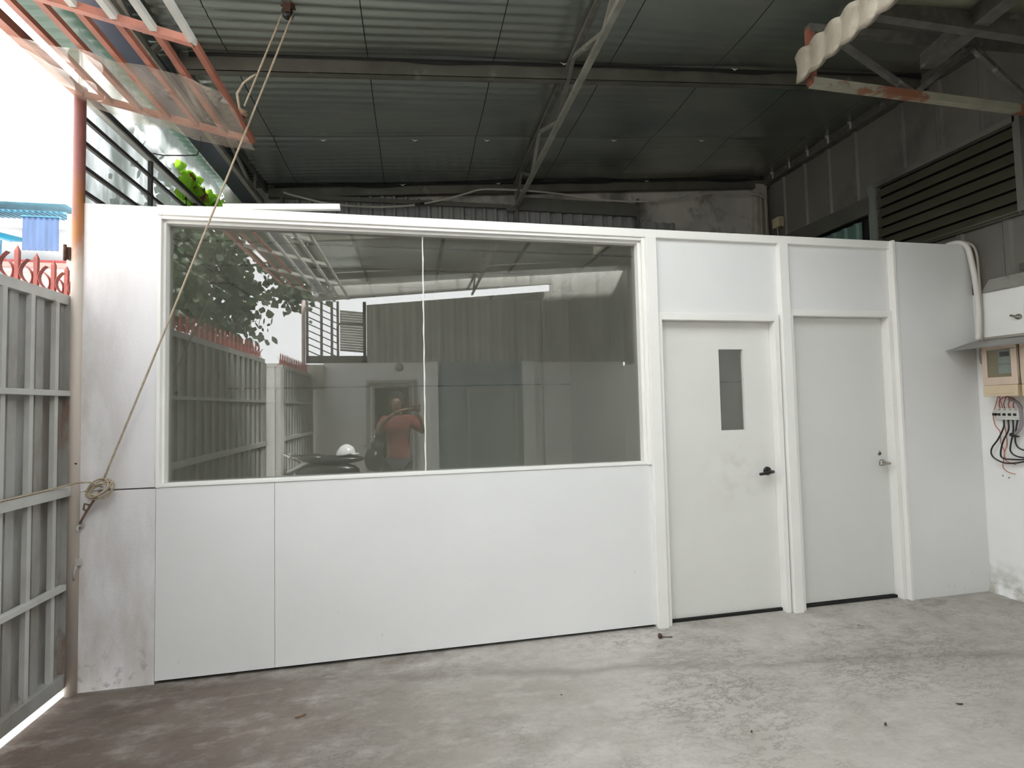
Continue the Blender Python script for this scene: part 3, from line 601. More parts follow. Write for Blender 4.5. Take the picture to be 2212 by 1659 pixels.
cp = [(-1.30, 2.19, 3.78), (-1.15, 2.19, 3.745), (-.95, 2.18, 3.70), (-.75, 2.18, 3.678), (-.45, 2.18, 3.672), (-.2, 2.18, 3.69), (.05, 2.18, 3.725), (.35, 2.18, 3.80), (.6, 2.18, 3.885), (.75, 2.18, 3.935), (.95, 2.18, 3.95), (1.3, 2.18, 3.955), (1.7, 2.18, 3.94), (2.0, 2.18, 3.91), (2.4, 2.18, 3.90), (2.8, 2.18, 3.925), (3.15, 2.18, 3.99), (3.4, 2.18, 4.05), (3.9, 2.18, 4.09), (4.2, 2.18, 4.09), (4.30, 2.18, 4.06), (4.33, 2.18, 3.98), (4.33, 2.18, 3.4), (4.33, 2.18, 2.72)]
def smooth_pts(P, n=6):
    P = [Vector(p) for p in P]; out = []
    for i in range(len(P)-1):
        a, b2, c, d = P[max(i-1, 0)], P[i], P[i+1], P[min(i+2, len(P)-1)]
        for k in range(n):
            s = k/n; out.append(.5*((2*b2)+(c-a)*s+(2*a-5*b2+4*c-d)*s*s+(-a+3*b2-3*c+d)*s**3))
    return out+[P[-1]]
t = thing('wiring_conduit', 'grey flexible conduit sagging along the back wall to the far corner', 'conduit', (1, 2.18, 3.67))
MB().tube(smooth_pts(cp), .011, 8).build('conduit_tube', CONDUIT, t); MB().tube([(.03, 2.18, 3.722), (.13, 2.18, 3.742)], .015, 8).build('coupling', BLACK, t)
m = MB(); m.tube([(4.28, 2.2, 4.12), (4.28, 2.2, 2.72)], .016, 8); m.tube([(4.37, 2.21, 4.10), (4.375, 2.21, 3.60), (4.36, 2.15, 3.45)], .012, 8); m.bx(4.24, 4.395, 2.225, 2.29, 2.7, 4.25)
tag(m.build('corner_pipe', CONDUIT), 'upright grey pipes standing in the far corner of the roof space', 'pipe')
m = MB(); m.bx(4.33, 4.40, 1.96, 2.08, 3.62, 3.74); tag(m.build('junction_box', TAN, bevel=.005), 'small tan junction box in the far roof corner', 'junction box')
m = MB(); m.tube(smooth_pts([(4.35, 2.02, 3.62), (4.34, 2.0, 3.5), (4.30, 2.0, 3.42), (4.28, 2.0, 3.2)]), .007, 6); tag(m.build('box_cable', CONDUIT), 'grey cable dropping from the tan junction box', 'cable')
# ------------------------------------------------------------------ right wall upper cladding
XC = XR+.035
def cladding(y0, y1, z0, z1, nm, rise=0):
    m = corr((XC, y0), (XC, y1), z0, z1, .335, .018, (-1, 0), rib=.80, slope=.05); return struct(m.build(nm, SHEETW, solid=.002))
cladding(YB, .80, 3.42, 4.34, 'wall_right_cladding'); cladding(.80, -.39, 3.60, 4.34, 'wall_right_cladding_above_vent'); cladding(-.39, YO, 2.33, 4.34, 'wall_right_cladding_front')
cladding(.36, -.40, 2.335, 2.905, 'wall_right_cladding_below_vent')
struct(MB().bx(XC+.03, XC+.10, YO, YB, 2.335, 4.40).build('wall_right_backing', DARKV))
m = MB(); m.bx(XC-.06, XC-.01, .82, YB, 3.33, 3.50); tag(m.build('wall_girt', GIRT), 'wide grey girt on the side wall beyond the louvred vent', 'girt')
m = corr((XC-.01, 2.1), (XC-.01, .95), 2.6, 3.30, .14, .02, (-1, 0)); tag(m.build('green_wall_panel', GREENM, solid=.002), 'dark green metal panel low on the side wall behind the partition', 'wall panel')
m = MB(); m.bx(XC-.055, XC-.005, .76, .83, 2.6, 3.60); tag(m.build('vent_post', mat('grey_green_post', (.17, .19, .17), .5)), 'grey green post at the far side of the louvred vent', 'post')
vt = thing('louvre_vent', 'large metal louvre vent of slanted slats high on the side wall', 'vent', (XC, .2, 2.9))
f = MB(); f.bx(XC-.06, XC, -.40, .765, 3.555, 3.60); f.bx(XC-.06, XC, -.43, -.385, 2.88, 3.60); f.bx(XC-.05, XC, .74, .765, 2.88, 3.56); f.build('vent_frame', SHEETW, vt)
MB().bx(XC-.05, XC, -.40, .765, 2.86, 2.895).build('vent_sill', GIRT, vt)
sl = MB()
for k in range(7):
    z = 3.50-k*.096; sl.add([(XC-.055, -.385, z-.055), (XC-.055, .74, z-.055), (XC-.01, .74, z+.035), (XC-.01, -.385, z+.035)], [(0, 1, 2, 3)])
sl.build('louvre_slats', LOUV, vt, solid=.004)
# flashing on the masonry ledge, plaster lip and gauze bulge
m = MB(); m.add([(XR-.012, -.10, 2.335), (XR-.012, -1.6, 2.335), (XR-.05, -1.6, 2.42), (XR-.006, -.16, 2.43), (XR-.004, -1.6, 2.43)], [(0, 1, 2, 3)]); tag(m.build('wall_flashing', CANOPY, solid=.004), 'grey folded flashing on the ledge above the meter boxes', 'flashing')
m = MB(); m.bx(XR-.008, XR+.01, -1.6, -.36, 2.45, 2.50); tag(m.build('flashing_strip', GIRT), 'short dark strip pressed on the cladding above the flashing', 'strip')
# white hose down the corner
t = thing('corner_hose', 'white flexible hose hanging in the corner beside the end panel', 'hose', (4.35, -.08, 1.9))
MB().tube(smooth_pts([(4.26, .03, 2.755), (4.31, -.02, 2.765), (4.345, -.06, 2.72), (4.36, -.075, 2.60), (4.37, -.085, 2.45), (4.375, -.09, 2.30), (4.37, -.09, 2.1), (4.365, -.085, 1.97)]), .019, 10).build('hose_tube', HOSE, t)
MB().tube(smooth_pts([(4.30, .02, 2.77), (4.345, -.05, 2.76), (4.375, -.10, 2.68), (4.385, -.105, 2.45), (4.385, -.105, 2.1), (4.375, -.09, 1.85), (4.36, -.105, 1.78)]), .009, 8).build('grey_cable', CONDUIT, t)
# ------------------------------------------------------------------ meter boxes, canopy, breakers, wires
def meter(y0, label):
    t = thing('meter_box', label, 'meter box', (4.33, y0-.12, 1.52))
    X0 = 4.255; y1 = y0-.225
    m = MB(); m.bx(X0+.012, XR-.002, y1, y0, 1.61, 1.905); m.build('box_shell', CREAM2, t, bevel=.004)
    f = MB(); f.bx(X0, X0+.014, y1, y0, 1.608, 1.665); f.bx(X0, X0+.014, y1, y0, 1.87, 1.906); f.bx(X0, X0+.014, y1, y1+.038, 1.665, 1.87); f.bx(X0, X0+.014, y0-.035, y0, 1.665, 1.87); f.build('door_frame', PINKW, t, bevel=.002)
    MB().bx(X0+.0125, X0+.0132, y1+.038, y0-.035, 1.665, 1.87).build('dark_interior', mat('dark_meter_well', (.10, .095, .085), .7) if 'dark_meter_well' not in bpy.data.materials else bpy.data.materials['dark_meter_well'], t)
    m = MB(); m.bx(X0+.005, X0+.0125, y1+.040, y1+.120, 1.69, 1.865); m.build('meter_unit', mat('pale_meter_plastic', (.55, .58, .56), .4) if 'pale_meter_plastic' not in bpy.data.materials else bpy.data.materials['pale_meter_plastic'], t)
    MB().bx(X0+.003, X0+.006, y1+.048, y1+.108, 1.815, 1.85).build('meter_display', BLACK, t); MB().bx(X0+.003, X0+.006, y1+.044, y1+.116, 1.755, 1.762).build('meter_seam', CONDUIT, t)
    MB().bx(X0+.0003, X0+.0025, y1+.036, y0-.033, 1.663, 1.872).build('meter_window', METERGLASS, t)
    m = MB(); m.bx(X0-.030, XR-.002, y1-.015, y0-.018, 1.522, 1.606); m.build('terminal_cover', CREAM, t, bevel=.006)
    MB().bx(X0-.0315, X0-.029, y1+.01, y0-.045, 1.540, 1.544).build('cover_groove', CREAM2, t)
meter(-.180, 'cream electric meter box with glass door nearest the corner')
meter(-.425, 'cream electric meter box at the photo edge, second from the corner')
t = thing('meter_canopy', 'thin grey sheet canopy jutting from the wall above the meter boxes', 'canopy', (4.2, -.6, 1.9))
m = MB()
def can(u, v):
    y = -.045-v*1.3; x = XR-.002-u*(.32+.0*v); z = 1.965-.082*u+.004*math.sin(v*19+u*5)*(1-u)
    if u > .99: y = -.05-v*1.3
    return (x, y, z)
m.grid(8, 30, can); m.build('canopy_sheet', CANOPY, t, solid=.003)
MB().bx(XR-.012, XR-.002, -1.34, -.10, 1.965, 1.985).build('fixing_strip', CONDUIT, t)
t = thing('breaker_row', 'row of white circuit breakers under the cream meter boxes', 'circuit breaker', (4.39, -.26, 1.35))
m = MB(); m.bx(4.36, XR-.001, -.335, -.19, 1.345, 1.432); m.bx(4.352, 4.362, -.335, -.19, 1.362, 1.405); m.bx(4.37, XR-.001, -.19, -.155, 1.355, 1.42); m.build('breaker_body', BRKW, t, bevel=.003)
for k in range(5): y = -.172-.034*k; MB().bx(4.342, 4.353 if k else 4.371, y-.009, y+.006, 1.376, 1.394).build('switch_lever', BLACK, t)
for k in range(4):
    y = -.205-.035*k; MB().bx(4.350, 4.361, y-.006, y+.004, 1.418, 1.426).build('terminal_screw', CONDUIT, t)
bw = [[(4.37, -.22, 1.345), (4.36, -.225, 1.29), (4.36, -.185, 1.20), (4.36, -.135, 1.12), (4.36, -.14, 1.06), (4.37, -.20, 1.02), (4.37, -.28, 1.025), (4.37, -.36, 1.05), (4.37, -.50, 1.09), (4.37, -.7, 1.10)],
      [(4.37, -.25, 1.345), (4.36, -.255, 1.27), (4.36, -.215, 1.18), (4.36, -.195, 1.10), (4.365, -.20, 1.055), (4.37, -.26, 1.05), (4.37, -.38, 1.06), (4.37, -.5, 1.07), (4.37, -.7, 1.08)],
      [(4.37, -.28, 1.345), (4.36, -.285, 1.26), (4.36, -.265, 1.17), (4.36, -.26, 1.11), (4.365, -.30, 1.075), (4.37, -.40, 1.07), (4.37, -.55, 1.08)],
      [(4.37, -.31, 1.345), (4.355, -.30, 1.24), (4.355, -.30, 1.17), (4.36, -.33, 1.13), (4.37, -.42, 1.12), (4.37, -.55, 1.13)]]
wl_lab = ['black cable making the lowest and widest loop under the breakers', 'black cable making the second widest loop under the breakers', 'black cable making a small loop below the black tape', 'black cable curving off tightest under the breakers']
for p, lb in zip(bw, wl_lab): tag(MB().tube(smooth_pts(p), .0055, 7).build('power_cable', BLACK), lb, 'cable', 'black cables under the breakers')
m = MB(); m.ell((4.352, -.285, 1.235), (.014, .022, .016)); m.ell((4.35, -.30, 1.225), (.01, .03, .008)); tag(m.build('cable_tape', BLACK), 'lump of black tape binding the cables below the breakers', 'tape')
for i, (dy, lb) in enumerate(((0, 'thin red wire dropping to the leftmost breaker'), (.03, 'thin red wire dropping to the second breaker'), (.06, 'dark red wire curling to the third breaker'), (.09, 'dark red wire curling to the fourth breaker'))):
    tag(MB().tube(smooth_pts([(4.37, -.27+.01*i, 1.525), (4.362, -.215-dy, 1.50), (4.36, -.205-dy, 1.46), (4.368, -.205-dy, 1.43)]), .0035, 6).build('breaker_wire', REDWIRE), lb, 'wire', 'red wires above the breakers')
m = MB(); m.tube(smooth_pts([(4.36, -.27, 1.50), (4.355, -.33, 1.47), (4.355, -.345, 1.40), (4.355, -.34, 1.30), (4.355, -.30, 1.24)]), .011, 8); tag(m.build('grey_cable_bundle', mat('mauve_grey_sheath', (.28, .24, .26), .6)), 'mauve grey cable bundle passing right of the breakers', 'cable')
ow1 = [(4.40, -.175, 1.53), (4.395, -.155, 1.45), (4.395, -.135, 1.38), (4.395, -.145, 1.30), (4.395, -.175, 1.25), (4.395, -.175, 1.17), (4.395, -.195, 1.10), (4.395, -.185, 1.03), (4.395, -.18, .98), (4.395, -.21, .95), (4.39, -.26, .94)]
ow2 = [(4.40, -.178, 1.53), (4.395, -.20, 1.44), (4.395, -.205, 1.33), (4.395, -.215, 1.22), (4.395, -.215, 1.15), (4.395, -.197, 1.10), (4.395, -.20, 1.04), (4.395, -.23, 1.02), (4.39, -.27, 1.01)]
tag(MB().tube(smooth_pts(ow1), .003, 6).build('loose_wire', COPPER), 'thin orange wire hanging lowest from the meter box corner', 'wire'); tag(MB().tube(smooth_pts(ow2), .003, 6).build('loose_wire', COPPER), 'thin orange wire crossing over the other and ending at the black loop', 'wire')
m = MB(); m.lathe([(0, -.03), (.012, -.03), (.012, -.012), (.02, -.01), (.02, 0)], (XR-.001, -.335, 2.11), 'x', 12); m.tube([(XR-.03, -.30, 2.125), (XR-.03, -.36, 2.10)], .008, 8); tag(m.build('wall_screw', NICKEL), 'dull metal anchor bolt in the white wall above the meter canopy', 'bolt')
for i, (y, z) in enumerate(((-.165, .915), (-.205, .905))):
    m = MB(); m.lathe([(0, -.002), (.006, -.002), (.007, 0)], (XR-.0005, y, z), 'x', 10); tag(m.build('wall_plug', CONDUIT), ['small grey wall plug nearer the corner below the orange wire', 'small grey wall plug farther from the corner below the orange wire'][i], 'wall plug')
# rough plaster lip at the foot of the right wall
m = MB(); rr = random.Random(3)
N = 40; vs = []
for i in range(N): y = -.03-i*.05; h = .05+.05*rr.random(); d = .012+.022*rr.random(); vs += [(XR+.002, y, h), (XR-d*.5, y, h*.7), (XR-d, y, .0)]
m.add(vs, [(3*i+a, 3*i+3+a, 3*i+4+a, 3*i+1+a) for i in range(N-1) for a in (0, 1)]); struct(m.build('baseboard_right', PLASTER))
# ------------------------------------------------------------------ lower lean-to roof at right
YT = -.60
t = thing('leanto_truss', 'steel truss with a pale rust patched bottom chord at the upper right', 'truss', (3.4, YT, 3.5))
MB().bar((2.47, YT, 3.517), (XR, YT, 3.497), .045, .05).build('bottom_chord', mat('rust_patched_paint', (.29, .28, .215), .6, .1, var=.1, scale=8, col2=(.22, .09, .05), thr=.53, scale2=2.6, edge=.03), t)
MB().bar((2.46, YT, 3.86), (XR, YT, 3.96), .045, .05).build('top_chord', STEEL, t)
MB().bar((2.475, YT, 3.5), (2.475, YT, 3.86), .04, .04).build('end_post', REDOX, t)
for a, b2 in (((2.62, 3.84), (3.25, 3.52)), ((3.25, 3.52), (3.75, 3.90)), ((3.75, 3.9), (4.3, 3.52))): MB().bar((a[0], YT, a[1]), (b2[0], YT, b2[1]), .03, .03).build('web_bar', STEEL, t)
m = MB()
def low(u, v): x = 2.40+u*(XR-2.40); y = -.95-v*1.9; return (x, y, 3.72+.10*(x-2.4)+.012*math.sin(y*2*math.pi/.19)+.16*0)
m.grid(2, 120, low); tag(m.build('leanto_roof_sheet', mat('olive_roof_sheet', (.20, .20, .14), .5, .2, var=.15, scale=3), solid=.003), 'olive grey corrugated underside of the lower roof at the upper right', 'roof sheet')
m = MB(); m.bar((3.35, -.62, 3.74), (2.85, -2.8, 3.70), .10, .10); tag(m.build('leanto_rafter', STEEL), 'black rafter slanting under the lower roof at the upper right', 'rafter')
m = MB(); m.bx(2.45, XR, -.99, -.94, 3.66, 3.76); tag(m.build('leanto_purlin', STEEL), 'dark purlin at the front edge of the lower roof', 'purlin')
def edge(u, v):   # foil wrapped sheet edge, scalloped by the corrugation
    y = -.57-u*2.4; ph = (u*2.4+.035*v)/.115*math.pi
    sc_ = abs(math.sin(ph))
    if v < .5: k = v*2; return (2.385+.03*k*(1-k)*2-.008*sc_, y, 3.685-.16*k-.016*sc_*k+.020*(1-k)*sc_)
    k = (v-.5)*2; return (2.385+.05*k, y, 3.525-.018*sc_+.03*k)
tag(MB().grid(260, 11, edge).build('wrapped_roof_edge', FOAM, solid=.003), 'wavy white foam strip wrapping the edge of the lower roof', 'foam strip')
# ------------------------------------------------------------------ floor litter
def litter(x, y, s, label, k):
    m = MB(); r = random.Random(k)
    if k == 0:
        m.lathe([(0, .028), (.012, .026), (.016, .016), (.013, .006), (.006, 0)], (x-.02, y, .002), 'z', 10); m.tube([(x-.01, y, .010), (x+.03, y-.01, .008), (x+.06, y-.012, .006)], .003, 6)
        return tag(m.build('dried_stem', RUSTD), label, 'litter')
    a = r.random()*3; pts = []
    for i in range(10):
        t2 = i*2*math.pi/10; q = s*(1+.3*r.random()); px, py = q*math.cos(t2), q*.4*math.sin(t2)
        pts.append((x+px*math.cos(a)-py*math.sin(a), y+px*math.sin(a)+py*math.cos(a), .0025+.35*s*(px/s)**2*.5))
    m.add([(x, y, .004)]+pts, [(0, i+1, (i+1) % 10+1) for i in range(10)])
    return tag(m.build('dry_leaf' if k == 1 else 'floor_crumb', mat('brown_dry_leaf', (.16, .09, .05), .8) if k == 1 else RUSTD, solid=.0015), label, 'leaf' if k == 1 else 'crumb')
litter(1.566, -.152, .03, 'dark dried stem with a round end lying by the foot of the window post', 0)
litter(-.581, -.50, .022, 'brown dry leaf on the floor below the board seam', 1)
litter(2.637, -1.146, .014, 'dark crumb on the concrete at the right, nearest the side wall', 2)
litter(2.145, -1.195, .012, 'dark crumb on the concrete in front of the plain door', 3)
litter(1.51, -1.10, .007, 'tiny dark crumb on the concrete in front of the window post', 4)
litter(2.92, -.30, .008, 'tiny dark crumb on the concrete close to the plain door', 5)
litter(.74, -.62, .006, 'tiny dark crumb on the concrete in front of the wide window board', 6)
# ------------------------------------------------------------------ greenery
def leaf(m, c, s, r):
    d = Vector((r.uniform(-1, 1), r.uniform(-1, 1), r.uniform(-.6, .6))).normalized(); u = d.orthogonal().normalized()
    u = (Matrix.Rotation(r.uniform(0, 6.28), 3, d)@u); w_ = u.cross(d)*s*.42
    c = Vector(c); t0 = c-u*s*.5; t1 = c+u*s*.5; mid = c+d*s*.06; k1 = c-u*s*.12; k2 = c+u*s*.18
    m.add([t0, k1+w_, k2+w_*.8, t1, k2-w_*.8, k1-w_, mid], [(0, 6, 1), (1, 6, 2), (2, 6, 3), (3, 6, 4), (4, 6, 5), (5, 6, 0)])
t = thing('climbing_plant', 'bright green climbing plant with a red flower cluster beyond the railing', 'plant', (-1.9, 1.8, 2.72))
r = random.Random(5); m = MB(); m2 = MB()
for i in range(210):
    y = r.uniform(1.38, 2.42); top = 3.60+.04*(y-1.35); z = r.uniform(3.28, top+.05); x = -1.915+r.uniform(-.035, .02)
    leaf(m if r.random() > .1 or not (1.5 < y < 1.95 and z > 3.35) else m2, (x, y, z), r.uniform(.06, .12), r)
for i in range(16): leaf(m2, (-1.89+r.uniform(-.03, .03), 1.75+r.uniform(-.06, .06), 3.50+r.uniform(-.09, .09)), r.uniform(.03, .06), r)
m.build('foliage', LEAF2, t); m2.build('red_flowers', LEAF3, t)
m = MB()
for k in range(4): m.tube(smooth_pts([(-1.92, 1.5+.2*k, 2.72), (-1.93, 1.55+.2*k, 3.0), (-1.91, 1.45+.2*k, 3.4)]), .008, 6)
m.build('stem', BARK, t)
def tree(c, rad, n, label, s=.16, seed=1):
    t = thing('leafy_tree', label, 'tree', (c[0], c[1], -.03)); r = random.Random(seed); m = MB()
    cl = [(Vector(c)+Vector((r.gauss(0, .5)*rad[0], r.gauss(0, .5)*rad[1], r.gauss(0, .45)*rad[2])), r.uniform(.35, .7)) for _ in range(26)]
    for i in range(n):
        q, rr2 = cl[r.randrange(len(cl))]; v = Vector((r.gauss(0, 1), r.gauss(0, 1), r.gauss(0, 1)))*rr2*.55; leaf(m, q+v, r.uniform(.6, 1.25)*s, r)
    m.build('foliage', LEAF, t)
    m = MB(); m.tube([(c[0], c[1], -.04), (c[0]+.05, c[1], 1.2), (c[0], c[1]+.1, c[2]-.3)], [.13, .10, .06], 10)
    for q, _ in cl[:9]: m.tube([(c[0], c[1]+.05, c[2]-.9), (Vector((c[0], c[1], c[2]-.5))+q)/2, q], [.05, .035, .012], 7)
    m.build('trunk', BARK, t)
tree((-4.3, -6.6, 4.4), (1.6, 2.2, 1.25), 9000, 'dark leafy tree outside the gate, mirrored in the left half of the glass', seed=2)
tree((-3.1, 5.2, 4.2), (.45, 1.0, .7), 1300, 'leafy tree beyond the side wall seen dimly through the cloudy sheet', seed=4)
# ------------------------------------------------------------------ house across the lane (seen left of the pole)
t = thing('distant_house', 'pale pink house with red trim seen beyond the gate spikes', 'house', (-8.4, 9.4, 0))
MB().bx(-11.5, -7.0, 9.4, 13.0, 0, 4.95).build('lower_storey', PINKH, t)
MB().bx(-11.5, -7.0, 9.6, 13.0, 4.95, 5.72).build('upper_storey', WHITEH, t)
MB().bx(-11.5, -7.0, 9.34, 9.40, 4.90, 4.935).build('floor_trim', REDT, t)
MB().bx(-11.5, -7.0, 9.33, 9.40, 4.68, 4.74).build('ledge', mat('pink_ledge', (.62, .35, .33), .7), t)
MB().bx(-8.35, -8.02, 9.38, 9.40, 4.15, 4.40).build('window', mat('grey_window_glass', (.25, .25, .27), .2), t)
MB().bx(-7.72, -7.52, 9.38, 9.40, 4.18, 4.34).build('window', bpy.data.materials['grey_window_glass'], t)
t = thing('teal_slat_roof', 'teal slatted roof over the balcony of the pale house', 'roof', (-8.2, 8.6, 5.7))
MB().bx(-10.5, -7.15, 8.7, 8.74, 5.76, 5.80).build('front_beam', TEAL, t)
m = MB()
for k in range(32): x = -10.4+k*.105; m.bar((x, 8.6, 5.75), (x-.25, 9.6, 5.92), .03, .03)
m.build('slats', TEAL, t)
m = MB(); m.bx(-10.5, -7.1, 8.62, 9.6, 5.93, 5.94); m.build('cover_sheet', mat('teal_cover', (.07, .17, .22), .5, var=.3, scale=3), t)
t = thing('blue_sun_blind', 'square blue cloth blind hung from the teal slatted roof', 'blind', (-7.6, 8.5, 4.9))
MB().grid(30, 8, lambda u, v: (-7.82+u*.645, 8.55+.012*math.sin(u*40), 4.915+v*.70)).build('cloth', BLUES, t, solid=.004)
MB().bx(-7.84, -7.15, 8.53, 8.58, 5.61, 5.635).build('top_bar', TEAL, t)
t = thing('cyan_awning', 'bright cyan plastic awning beside the blue blind', 'awning', (-8.4, 8.4, 5.2))
m = MB(); m.add([(-9.6, 8.0, 5.52), (-8.0, 8.55, 5.10), (-8.0, 9.3, 5.32), (-9.6, 9.3, 5.72)], [(0, 1, 2, 3)]); m.build('awning_sheet', BLUEPC, t, solid=.006)
m = MB(); m.bar((-9.6, 8.0, 5.51), (-8.0, 8.55, 5.09), .03, .03); m.bar((-9.6, 8.6, 5.60), (-8.0, 8.9, 5.19), .03, .03); m.bar((-8.0, 8.5, 5.09), (-8.0, 9.3, 5.31), .03, .03); m.bar((-8.75, 8.2, 5.28), (-8.75, 9.3, 5.5), .03, .03); m.bx(-8.20, -8.16, 8.5, 8.54, 4.3, 5.1); m.build('awning_frame', TEAL, t)
# ------------------------------------------------------------------ behind the photographer (mirrored in the window)
d3 = sempty('door_3', (-.43, YO, 0))
f = MB(); f.bx(-.92, -.86, YO, YO+.05, 0, 2.08); f.bx(-.01, .05, YO, YO+.05, 0, 2.08); f.bx(-.86, -.01, YO, YO+.05, 2.02, 2.08); f.build('door_frame', ALU, d3)
f = MB(); f.bx(-.80, -.76, YO+.01, YO+.04, .02, 2.0); f.bx(-.11, -.05, YO+.01, YO+.04, .02, 2.0); f.bx(-.76, -.11, YO+.01, YO+.04, 1.93, 2.0); f.bx(-.76, -.11, YO+.01, YO+.04, .02, .1); f.build('door_leaf_frame', ALU, d3)
MB().bx(-.76, -.11, YO+.015, YO+.03, .1, 1.93).build('door_glass', DOORGL, d3)
d4 = sempty('door_4', (1.3, YO, 0))
f = MB(); f.bx(.46, 2.18, YO+.001, YO+.02, 0, 2.43); f.build('door_surround', BLUEG, d4)
f = MB(); f.bx(1.03, 1.09, YO+.02, YO+.06, 0, 1.88); f.bx(2.0, 2.06, YO+.02, YO+.06, 0, 1.88); f.bx(1.09, 2.0, YO+.02, YO+.06, 1.82, 1.88); f.build('door_frame', ALU, d4)
MB().bx(1.09, 2.0, YO+.02, YO+.035, .02, 1.82).build('door_leaf', BLUEG, d4)
struct(MB().bx(.30, .46, YO, YO+.10, 0, 2.43).build('trim_9', PLASTER)); struct(MB().bx(2.18, 2.42, YO, YO+.12, 0, 2.43).build('trim_10', PLASTER))
t = thing('wall_lamp', 'round dark wall lamp above the mirrored glass door', 'lamp', (-.29, YO, 2.3)); MB().lathe([(0, .05), (.05, .045), (.08, .02), (.085, 0)], (-.29, YO, 2.33), 'y', 20).build('lamp_body', ALU, t)
# lattice window, louvre shutter, pole, air conditioner
wn2 = sempty('window_2', (-1.55, YO, 2.6))
f = MB()
for x in (-2.0, -1.74, -1.55, -1.44, -.95, -.93): f.bx(x-.02, x+.02, YO-.06, YO, 2.42, 3.62)
f.bx(-2.0, -.9, YO-.06, YO, 2.42, 2.56); f.build('window_frame', STEEL, wn2)
f = MB()
for k in range(9): f.bar((-1.98, YO-.03, 2.66+.13*k), (-1.46, YO-.03, 2.52+.13*k-.1), .015, .02)
f.build('window_bars', STEEL, wn2)
f = MB()
for k in range(16): f.add([(-1.40, YO-.045, 2.66+.05*k), (-1.40, YO-.015, 2.70+.05*k), (-.97, YO-.015, 2.665+.05*k), (-.97, YO-.045, 2.625+.05*k)], [(0, 1, 2, 3)])
f.build('louvre_slats', PALEP, wn2, solid=.004); MB().bx(-1.42, -.95, YO-.05, YO-.005, 3.16, 3.20).build('louvre_rail', STEEL, wn2)
m = MB(); m.tube([(-2.04, YO+.1, 0), (-2.04, YO+.1, 3.6)], .035, 12); tag(m.build('street_side_pole', mat('pinkish_pole_paint', (.5, .4, .38), .6)), 'pale upright pole beside the mirrored lattice window', 'pole')
m = MB(); m.bx(-1.97, -1.67, YO-.05, YO+.18, 1.92, 2.36); tag(m.build('cream_wall_box', mat('cream_cabinet', (.60, .57, .50), .6), bevel=.01), 'cream box on the mirrored opposite wall beside the pale pole', 'cabinet')
struct(MB().bx(-2.6, -1.7, YO-.14, YO-.055, 0, 2.40).build('wall_side_return', PLASTER))
# open outer gate leaf, lit from the lane
t = thing('open_gate_leaf', 'bright white framed gate leaf standing open, mirrored at the left of the glass', 'gate', (-2.15, -5, 0))
yg = -5.0
f = MB(); f.bx(-2.31, -2.27, yg-.02, yg+.02, .03, 2.27); f.bx(-2.03, -1.99, yg-.02, yg+.02, .03, 2.27); f.bx(-2.27, -2.03, yg-.02, yg+.02, 2.22, 2.27); f.bx(-2.27, -2.03, yg-.02, yg+.02, .03, .08); f.build('leaf_frame', TRIM, t)
MB().bx(-2.27, -2.03, yg-.012, yg-.004, .08, 2.22).build('leaf_panel', BOARD, t)
f = MB(); f.bx(-2.165, -2.135, yg-.004, yg+.018, .08, 2.22); f.build('upright_bar', TRIM, t)
for z in (.6, 1.13, 1.68): MB().bx(-2.27, -2.03, yg-.004, yg+.02, z-.012, z+.012).build('cross_rail', TRIM, t)
# motorbike with helmet
bk = thing('parked_motorbike', 'dark parked motorbike mirrored low in the glass beside the person', 'motorbike', (-.95, -4.35, 0))
by = -4.35
for nm, x in (('wheel', -1.50), ('wheel', -.36)):
    m = MB(); R0 = .26
    m.grid(28, 10, lambda u, v, x=x: (x+(R0+.045*math.cos(v*6.283))*math.cos(u*6.283), by+.04*math.sin(v*6.283), .305+(R0+.045*math.cos(v*6.283))*math.sin(u*6.283)))
    wv = m.build(nm, RUBBER, bk); m = MB()
    for k in range(6): a = k*math.pi/3; m.tube([(x, by, .305), (x+.24*math.cos(a), by, .305+.24*math.sin(a))], .012, 6)
    m.build('spokes', CHROME, wv)
m = MB(); m.ell((-1.15, by, .80), (.42, .14, .07)); m.ell((-1.45, by, .84), (.20, .13, .06)); m.build('seat', DARKP, bk)
m = MB(); m.ell((-1.25, by, .62), (.45, .12, .15)); m.ell((-.9, by, .45), (.30, .13, .16)); m.build('body_shell', DARKP, bk)
m = MB(); m.ell((-.60, by, .78), (.14, .15, .18)); m.ell((-.55, by, .98), (.10, .13, .07)); m.build('front_cowl', DARKP, bk)
m = MB(); m.tube([(-.42, by+.06, .31), (-.55, by+.06, .85)], .02, 8); m.tube([(-.42, by-.06, .31), (-.55, by-.06, .85)], .02, 8); m.build('fork', CHROME, bk)
m = MB(); m.tube(smooth_pts([(-.70, by-.34, 1.0), (-.62, by-.2, 1.03), (-.58, by, 1.0), (-.62, by+.2, 1.03), (-.70, by+.34, 1.0)]), .013, 8); m.build('handlebar', CHROME, bk)
for s in (-1, 1):
    m = MB(); m.tube([(-.63, by+s*.22, 1.03), (-.60, by+s*.27, 1.15)], .006, 6); m.ell((-.60, by+s*.28, 1.18), (.02, .06, .035)); m.build('mirror', CHROME, bk)
m = MB(); m.bx(-1.78, -1.50, by-.10, by+.10, .87, .89); m.tube([(-1.60, by+.12, .78), (-1.84, by+.12, .92), (-1.84, by-.12, .92), (-1.60, by-.12, .78)], .012, 7); m.build('rear_rack', CHROME, bk)
m = MB(); m.tube([(-1.1, by+.1, .35), (-1.14, by+.20, .0)], .012, 6); m.build('side_stand', STEEL, bk)
t = thing('helmet', 'white open faced helmet resting on the motorbike seat, mirrored in the glass', 'helmet', (-1.0, by, .86))
m = MB()
